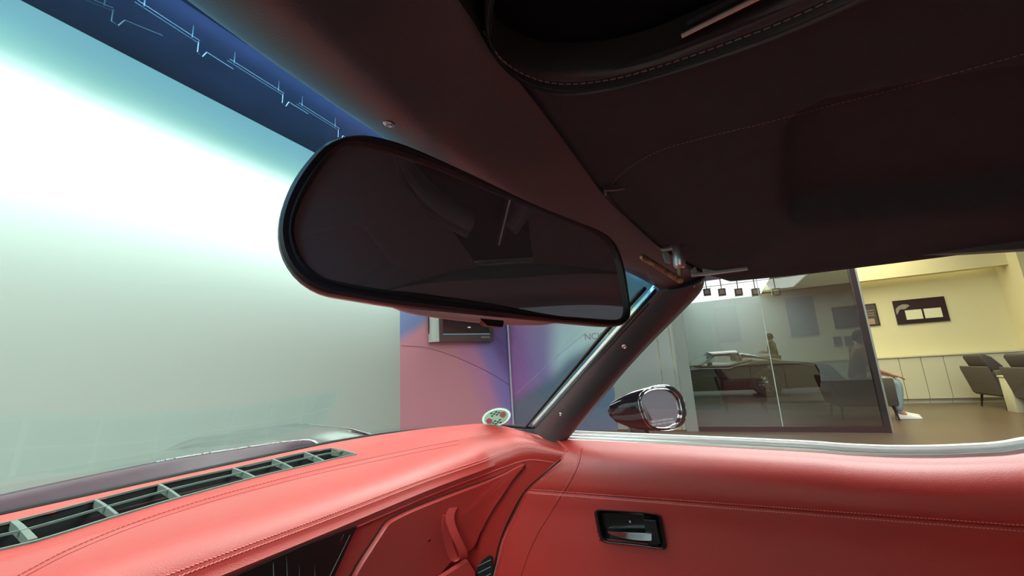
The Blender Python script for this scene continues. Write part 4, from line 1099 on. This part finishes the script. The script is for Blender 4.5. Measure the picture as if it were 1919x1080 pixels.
# fastback
fb = []
for v in range(13):
    f = v/12; y = -.60+(-.95)*f; w = .44+.10*math.sin(PI*f*.5); z = .185-.255*f**1.3
    fb.append([U(XC+w*a, y, z-.06*abs(a)**2.5*(1-.3*f)) for a in [-1+2*i/30 for i in range(31)]])
build('fastback_glass', MB().grid(fb), thin_glass('fastback_glass', (.45, .5, .5), 1.5), car)
for T_ in ((lambda p: p), mir):
    e = [r[-1] for r in fb]; rows = [[T_(p) for p in e], [T_(Vector((.80+.06*k/12, p.y, 1-.11-.02*k/12))) for k, p in enumerate(e)]]
    rows = [[rows[0][i].lerp(rows[1][i], t)+(T_(Vector((.02, 0, .01)))-T_(Vector())) * math.sin(PI*t) * 1.0 for i in range(13)] for t in [j/6 for j in range(7)]]
    build('sail_panel', MB().grid(rows), M['paint'], car, solid=.02)
mb = MB(); mb.grid([[U(XC+w*.66, y, -.22) for w in (-1, 0, 1)] for y in (-.75, -1.2, -1.6)]); build('cargo_deck', mb, M['carpet'], car, solid=.02)
# dome lamp between the roof panels
mb = MB(); rbox(mb, (XC-.03, -.475, 1.158), (XC+.03, -.435, 1.168), .006); build('dome_lamp', mb, M['bezel'], car)
# roof outer skin
rows = []
for j in range(20):
    f = j/19; r = []
    for i in range(41):
        a = -1+2*i/40; x = XC+a*.45
        yf = interp([(p.x, p.y) for p in wt_], x); y = yf+.004+(-.62-yf)*f; z = .246-.098*abs(a)**2.1-(.034 if j == 0 else .008 if j == 1 else 0)
        if j == 19: z -= .03
        r.append(U(x, y, z))
    rows.append(r)
build('roof_skin', MB().grid(rows), M['paint'], car, solid=.006)

# ---- bodywork
WR = .345; AXF, AXR = 1.42, -1.12
def half_w(y): return interp([(-2.25, .74), (-1.9, .84), (-1.2, .93), (-.5, .875), (0, .865), (.5, .875), (1.42, .925), (1.9, .86), (2.3, .66), (2.42, .45)], y)
def crown(y): return interp([(-2.25, .76), (-1.9, .84), (-1.2, .925), (-.80, .90), (-.5, .865), (0, .842), (.5, .815), (.85, .800), (1.0, .815), (1.15, .842), (1.42, .860), (1.75, .832), (2.1, .70), (2.3, .60), (2.42, .54)], y)
def arch(y, ya):
    d = abs(y-ya); return .33+math.sqrt(max(0, (WR+.03)**2-d*d)) if d < WR+.03 else 0
ystn = sorted(set([round(-2.25+4.67*k/110, 4) for k in range(111)]))
for T_, lab in (((lambda p: p), 'right'), (mir, 'left')):
    rows = []
    for y in ystn:
        zb_ = max(.20, arch(y, AXF), arch(y, AXR)); zt = min(crown(y), 1+belt(y)-.030) if -.95 < y < .45 else crown(y)
        hw = half_w(y); r = []
        for t in [k/12 for k in range(13)]:
            z = zb_+(zt-zb_)*t; zz = (z-.2)/(zt-.2)
            bulge = .045*math.sin(PI*min(1, max(0, (zz-.0)))*.9)-.055*max(0, zz-.55)**1.3*2.2
            r.append(T_(Vector((XC+hw+bulge-.045*(1-zz)*.6, y, z))))
        rows.append(r)
    build('body_side', MB().grid(rows), M['paint'], car, solid=.012, offset=-1 if lab == 'right' else 1)
# hood and front fender tops
rows = []
for k in range(60):
    y = .86+(2.42-.86)*k/59; hw = half_w(y)-.053+.0; zc = interp([(.86, .868), (.95, .870), (1.2, .862), (1.6, .83), (2.0, .74), (2.3, .62), (2.42, .54)], y)-.012; zf = crown(y)
    r = []
    for i in range(61):
        a = -1+2*i/60; s_ = abs(a); fend = math.exp(-((s_-.86)/.13)**2)
        z = zc*(1-s_**6*.0)+(zf-zc)*fend-(.012 if .66 < s_ < .70 else 0)
        if s_ > .93: z = z+(zf-z)*(s_-.93)/.07
        r.append(Vector((XC+a*hw, y, z)))
    rows.append(r)
build('hood', MB().grid(rows), M['paint'], car, solid=.01)
# raised rear lip of the hood over the wipers
lipf = cr([P(x, y, Y=Y_) for x, y, Y_ in ((-240, 985, .90), (0, 928, .905), (175, 890, .905), (320, 861, .90), (440, 842, .89), (530, 829, .87), (575, 825, .845), (592, 830, .83), (600, 838, .82))], 50)
rows = [[p+Vector((0, dy, dz)) for p in lipf] for dy, dz in ((-.03, -.035), (-.012, -.012), (-.004, -.002), (.0, .0), (.008, -.0005), (.05, -.014), (.12, -.03))]
mb = MB().grid(rows); lip = build('cowl_lip', mb, mat('black_cowl_purple_reflection', (.045, .028, .045), .35, vary=.3, vscale=30), car)  # purple reflection on the black hood lip is put into its base colour
mb = MB()
for k in range(170):
    i = random.randrange(17, 46); p = lipf[i]+(lipf[i+1]-lipf[i])*random.random(); s_ = random.uniform(.0005, .0014)
    mb.box(tuple(p+Vector((-s_*2, -s_-.001, -.0005))), tuple(p+Vector((s_*2, s_, random.uniform(.0004, .0016)))))
build('cowl_fleck', mb, mat('fleck_white', (.7, .75, .8), .6), lip)  # small pale flecks scattered along the lip edge
# cowl tray between glass and hood
mb = MB(); mb.grid([[Vector((XC+a*.72, y, z)) for a in [-1+2*i/20 for i in range(21)]] for y, z in ((.75, .80), (.80, .80), (.90, .845))]); build('cowl_tray', mb, M['blackplastic'], car)
# tail
rows = []
for k in range(30):
    y = -2.25+(-1.5+2.25)*k/29; hw = half_w(y)-.05; zf = crown(y); zc = interp([(-2.25, .78), (-2.0, .84), (-1.5, .90)], y)
    rows.append([Vector((XC+a*hw, y, zc+(zf-zc)*abs(a)**3)) for a in [-1+2*i/40 for i in range(41)]])
build('tail_deck', MB().grid(rows), M['paint'], car, solid=.01)
mb = MB(); r0 = rows[0]; mb.grid([r0, [p+Vector((0, -.05, -.15)) for p in r0], [p+Vector((0, -.03, -.45)) for p in r0], [p+Vector((0, .05, -.55)) for p in r0]]); build('rear_bumper', mb, M['paint'], car)
mb = MB(); y = 2.42; nr = [Vector((XC+a*.40, y, .53)) for a in [-1+2*i/20 for i in range(21)]]; mb.grid([nr, [p+Vector((0, .04, -.06)) for p in nr], [p+Vector((0, .02, -.22)) for p in nr], [p+Vector((0, -.2, -.32)) for p in nr]]); build('front_bumper', mb, M['paint'], car)
# wheels
def wheel(x, y, s_):
    mb = MB(); rows = []
    for xx, r in ((-.10, .20), (-.11, .26), (-.105, .325), (-.08, .345), (.08, .345), (.105, .325), (.11, .26), (.10, .20)):
        rows.append([Vector((x+xx, y+r*math.cos(2*PI*k/40), .345+r*math.sin(2*PI*k/40))) for k in range(40)])
    w = build('wheel', mb.loops(rows, caps=False), M['tyre'], car)
    mb = MB(); rows = []
    for xx, r in ((.10, .20), (.095, .215), (.075, .20), (.06, .19)): rows.append([Vector((x+s_*xx, y+r*math.cos(2*PI*k/40), .345+r*math.sin(2*PI*k/40))) for k in range(40)])
    mb.loops(rows, caps=False)
    for k in range(8):
        a = 2*PI*k/8; d_ = Vector((0, math.cos(a), math.sin(a))); t_ = Vector((0, -math.sin(a), math.cos(a))); c = Vector((x+s_*.07, y, .345))
        mb.loops([[c+d_*r+t_*w_*q+Vector((s_*e, 0, 0)) for q, e in ((-1, 0), (1, 0), (.6, .015), (-.6, .015))] for r, w_ in ((.03, .016), (.12, .016), (.2, .024))])
    mb.ball(Vector((x+s_*.075, y, .345)), (.02, .045, .045), 16, 8)
    build('wheel_rim', mb, M['rim'], w)
for y in (AXF, AXR):
    for s_ in (1, -1): wheel(XC+s_*(half_w(y)-.125), y, s_)
# floor pan, firewall, seats, console
mb = MB(); mb.box((XC-.68, -1.7, .18), (XC+.68, .9, .20)); build('floor_pan', mb, M['carpet'], car, False)
mb = MB(); mb.box((XC-.70, .74, .20), (XC+.70, .76, .85)); build('firewall', mb, M['carpet'], car, False)
mb = MB(); mb.box((XC-.66, -.86, .20), (XC+.66, -.82, .78)); build('rear_bulkhead', mb, M['carpet'], car, False)
mb = MB(); rbox(mb, (XC-.10, -.80, .20), (XC+.10, .45, .52), .03); build('centre_console', mb, M['blackleather'], car)
for sx in (1, -1):
    xc_ = XC+sx*.36
    mb = MB(); rbox(mb, (xc_-.22, -.50, .24), (xc_+.22, .02, .40), .05); seat = build('seat', mb, M['red'], car); seat['label'] = 'red leather seat'
    mb = MB(); rows = []
    for z, y, th, w in ((.34, -.42, .14, .20), (.40, -.46, .16, .22), (.60, -.55, .15, .23), (.76, -.62, .12, .21), (.86, -.66, .09, .15), (.90, -.67, .05, .11)):
        rows.append([Vector((xc_+w*math.copysign(abs(math.cos(a))**.5, math.cos(a)), y+th/2*math.copysign(abs(math.sin(a))**.7, math.sin(a)), z)) for a in [2*PI*k/32 for k in range(32)]])
    mb.loops(rows); build('seat_backrest', mb, M['red'], seat)

# ================================================================== PEOPLE
M['skin'] = mat('skin', (.46, .26, .18), .55); M['hair'] = mat('dark_hair', (.015, .011, .010), .6)
M['jeans'] = mat('pale_blue_jeans', (.33, .42, .47), .85, bump=.3, bscale=200); M['darkshirt'] = mat('dark_shirt', (.04, .04, .045), .9)
M['rustshirt'] = mat('rust_print_shirt', (.20, .07, .035), .9, vary=.5, vscale=40); M['shoe'] = mat('white_shoe', (.78, .78, .74), .6); M['darktr'] = mat('dark_trousers', (.05, .05, .06), .9)
def skin_mesh(verts, edges, radii, root=0, sub=2):
    me = bpy.data.meshes.new('tmp'); me.from_pydata([tuple(v) for v in verts], edges, [])
    o = bpy.data.objects.new('tmp', me); COL.objects.link(o)
    o.modifiers.new('s', 'SKIN'); sv_ = me.skin_vertices[0].data
    for i, r in enumerate(radii): sv_[i].radius = (r, r) if not isinstance(r, tuple) else r
    sv_[root].use_root = True
    s_ = o.modifiers.new('u', 'SUBSURF'); s_.levels = sub
    dg = bpy.context.evaluated_depsgraph_get(); dg.update(); ev = o.evaluated_get(dg); m2 = ev.to_mesh()
    mb = MB(); mb.add([v.co.copy() for v in m2.vertices], [tuple(p.vertices) for p in m2.polygons]); ev.to_mesh_clear()
    bpy.data.objects.remove(o); bpy.data.meshes.remove(me); return mb
def head_mesh(mb, c, fwd):
    """head with brow, nose, lips, chin and ears; c = centre of the head, fwd = facing direction in plan"""
    f = Vector(fwd).normalized(); s_ = Vector((-f.y, f.x, 0)); n = 28; rows = []
    for j in range(21):
        t = j/20; z = .118*math.cos(PI*t); rr_ = math.sin(PI*t)**.8
        wx = .074*rr_*(1 if t < .5 else 1-.30*(t-.5)*2); wy = .095*rr_*(1 if t < .5 else 1-.22*(t-.5)*2); row = []
        for i in range(n):
            a = 2*PI*i/n; ff = math.cos(a); ss = math.sin(a); e = 0
            if ff > .9: e += .020*math.exp(-((t-.60)/.055)**2)*(1 if abs(ss) < .12 else .35)+.006*math.exp(-((t-.73)/.03)**2)+.008*math.exp(-((t-.86)/.05)**2)
            if .75 < ff < .97: e -= .009*math.exp(-((t-.50)/.04)**2)
            if ff > .6: e += .004*math.exp(-((t-.43)/.03)**2)
            if abs(ff) < .16: e2 = .014*math.exp(-((t-.56)/.07)**2)
            else: e2 = 0
            row.append(Vector(c)+f*(wy*ff+e)+s_*(wx*ss+math.copysign(e2, ss))+Vector((0, 0, z)))
        rows.append(row)
    mb.loops(rows)
def hair_mesh(c, fwd, long=0):
    f = Vector(fwd).normalized(); s_ = Vector((-f.y, f.x, 0)); mb = MB(); rows = []
    for j in range(14):
        t = j/13*(.62+long); z = .128*math.cos(PI*min(.95, t)); rr_ = math.sin(PI*min(t, .8))**.75; row = []
        for i in range(28):
            a = 2*PI*i/28; ff = math.cos(a)
            cut = 1.0 if (ff < .45 or t < .36) else .80
            row.append(Vector(c)+f*(.106*rr_*ff*cut-.006)+s_*(.085*rr_*math.sin(a)*(1 if cut == 1 else .9))+Vector((0, 0, z)))
        rows.append(row)
    return mb.loops(rows)
def hand_chain(V, E, R, wrist_i, wrist, d, nrm, curl=.6, s_=1.0):
    """palm and five bent fingers grown from the wrist vertex; d = hand direction, nrm = back-of-hand direction"""
    d = Vector(d).normalized(); nrm = Vector(nrm).normalized(); sd__ = d.cross(nrm).normalized()
    palm = len(V); V.append(wrist+d*.045*s_); R.append((.030*s_, .016*s_)); E.append((wrist_i, palm))
    for k, (off, ln) in enumerate(((-.030, .062), (-.010, .072), (.010, .067), (.029, .052))):
        b = wrist+d*.085*s_+sd__*off*s_; p0 = len(V); V.append(b); R.append(.0095*s_); E.append((palm, p0)); q = b; dd = d.copy()
        for m_ in range(3):
            dd = (dd-nrm*curl*.45).normalized(); q = q+dd*ln*s_*(.45, .32, .23)[m_]; V.append(q); R.append((.0085, .008, .0065)[m_]*s_); E.append((len(V)-2, len(V)-1))
    b = wrist+d*.030*s_-sd__*.032*s_; p0 = len(V); V.append(b); R.append(.012*s_); E.append((palm, p0))
    V.append(b+(d*.7-sd__*.7-nrm*.2).normalized()*.032*s_); R.append(.010*s_); E.append((p0, p0+1)); V.append(V[-1]+(d*.9-sd__*.2-nrm*.3).normalized()*.026*s_); R.append(.008*s_); E.append((p0+1, p0+2))
def shoe(mb, heel, d, h=.075):
    d = Vector(d).normalized(); s_ = Vector((-d.y, d.x, 0)); rows = []
    for x, w, z in ((-.035, .022, .05), (-.02, .036, .085), (.03, .037, .09), (.09, .040, .075), (.15, .048, .052), (.20, .044, .042), (.235, .030, .032), (.25, .012, .022)):
        c = Vector((heel.x, heel.y, 0))+d*x; rows.append([c+s_*w*math.cos(a)+Vector((0, 0, .004+max(0, math.sin(a))*z+(0 if math.sin(a) >= 0 else 0))) for a in [2*PI*k/20 for k in range(20)]])
    mb.loops(rows)
def person(name, label, J, fwd, shirt, trousers, shoes, loc, rz, handdir, hair_long=0):
    """J: joints in local coordinates (facing +x)"""
    t = thing(name, label, 'person', loc, rz); k = dict(parent=t, local=True)
    V = [J['pelvis'], J['waist'], J['chest'], J['neck'], J['neck']+Vector((.01, 0, .07))]; R = [(.13, .11), (.115, .10), (.135, .10), .055, .052]; E = [(0, 1), (1, 2), (2, 3), (3, 4)]
    for s_ in ('L', 'R'):
        i = len(V); V += [J['sho'+s_], J['elb'+s_], J['wri'+s_]]; R += [.056, .042, .028]; E += [(2, i), (i, i+1), (i+1, i+2)]
        hand_chain(V, E, R, i+2, J['wri'+s_], handdir[s_][0], handdir[s_][1])
        i = len(V); V += [J['hip'+s_], J['knee'+s_], J['ank'+s_], J['ank'+s_]+Vector((.10, 0, -.04))]; R += [.085, .058, .038, .03]; E += [(0, i), (i, i+1), (i+1, i+2), (i+2, i+3)]
    mb = skin_mesh(V, E, R); head_mesh(mb, J['head'], fwd); body = build('body', mb, M['skin'], **k)
    V = [J['pelvis']+Vector((0, 0, .02)), J['waist'], J['chest'], J['neck']+Vector((0, 0, -.035))]; R = [(.150, .13), (.135, .12), (.152, .12), .075]; E = [(0, 1), (1, 2), (2, 3)]
    for s_ in ('L', 'R'): i = len(V); V += [J['sho'+s_], J['sho'+s_].lerp(J['elb'+s_], .85)]; R += [.072, .062]; E += [(2, i), (i, i+1)]
    build('shirt', skin_mesh(V, E, R), shirt, **k)
    V = [J['pelvis']]; R = [(.145, .125)]; E = []
    for s_ in ('L', 'R'): i = len(V); V += [J['hip'+s_], J['knee'+s_], J['ank'+s_]+Vector((0, 0, .01))]; R += [.10, .076, .062]; E += [(0, i), (i, i+1), (i+1, i+2)]
    build('trousers', skin_mesh(V, E, R), trousers, **k)
    for s_ in ('L', 'R'): mb = MB(); shoe(mb, J['ank'+s_], (1, 0, 0)); build('shoe', mb, shoes, **k)
    build('hair', hair_mesh(J['head'], fwd, hair_long), M['hair'], **k)
    return t
v = Vector
SJ = dict(pelvis=v((0, 0, .52)), waist=v((.03, 0, .68)), chest=v((.09, 0, .90)), neck=v((.13, 0, 1.06)), head=v((.18, 0, 1.21)),
          shoL=v((.10, .18, 1.0)), elbL=v((.16, .24, .74)), wriL=v((.40, .17, .63)), shoR=v((.10, -.18, 1.0)), elbR=v((.16, -.24, .74)), wriR=v((.40, -.17, .63)),
          hipL=v((.03, .09, .50)), kneeL=v((.45, .13, .53)), ankL=v((.44, .12, .09)), hipR=v((.03, -.09, .50)), kneeR=v((.45, -.13, .53)), ankR=v((.38, -.12, .09)))
person('person', 'seated person in pale blue jeans and white shoes, half hidden behind the dark glass edge', SJ, (1, 0, -.1), M['rustshirt'], M['jeans'], M['shoe'],
       (8.22, -1.93, 0), -PI/2, {'L': ((1, 0, -.35), (.3, 0, 1)), 'R': ((1, 0, -.35), (.3, 0, 1))})
TJ = dict(pelvis=v((0, 0, .95)), waist=v((0, 0, 1.10)), chest=v((.0, 0, 1.32)), neck=v((.01, 0, 1.48)), head=v((.04, 0, 1.62)),
          shoL=v((0, .18, 1.42)), elbL=v((.08, .24, 1.16)), wriL=v((.30, .12, 1.18)), shoR=v((0, -.18, 1.42)), elbR=v((.06, -.24, 1.14)), wriR=v((.28, -.12, 1.14)),
          hipL=v((0, .09, .92)), kneeL=v((.04, .10, .50)), ankL=v((0, .11, .09)), hipR=v((0, -.09, .92)), kneeR=v((.02, -.10, .50)), ankR=v((-.03, -.11, .09)))
person('person', 'standing person in dark clothes beyond the car, seen reflected in the dark glass', TJ, (1, 0, 0), M['darkshirt'], M['darktr'], M['rubber'],
       (-2.0, -1.72, 0), PI/2+.4, {'L': ((1, -.2, .2), (0, 0, 1)), 'R': ((1, .2, .2), (0, 0, 1))})
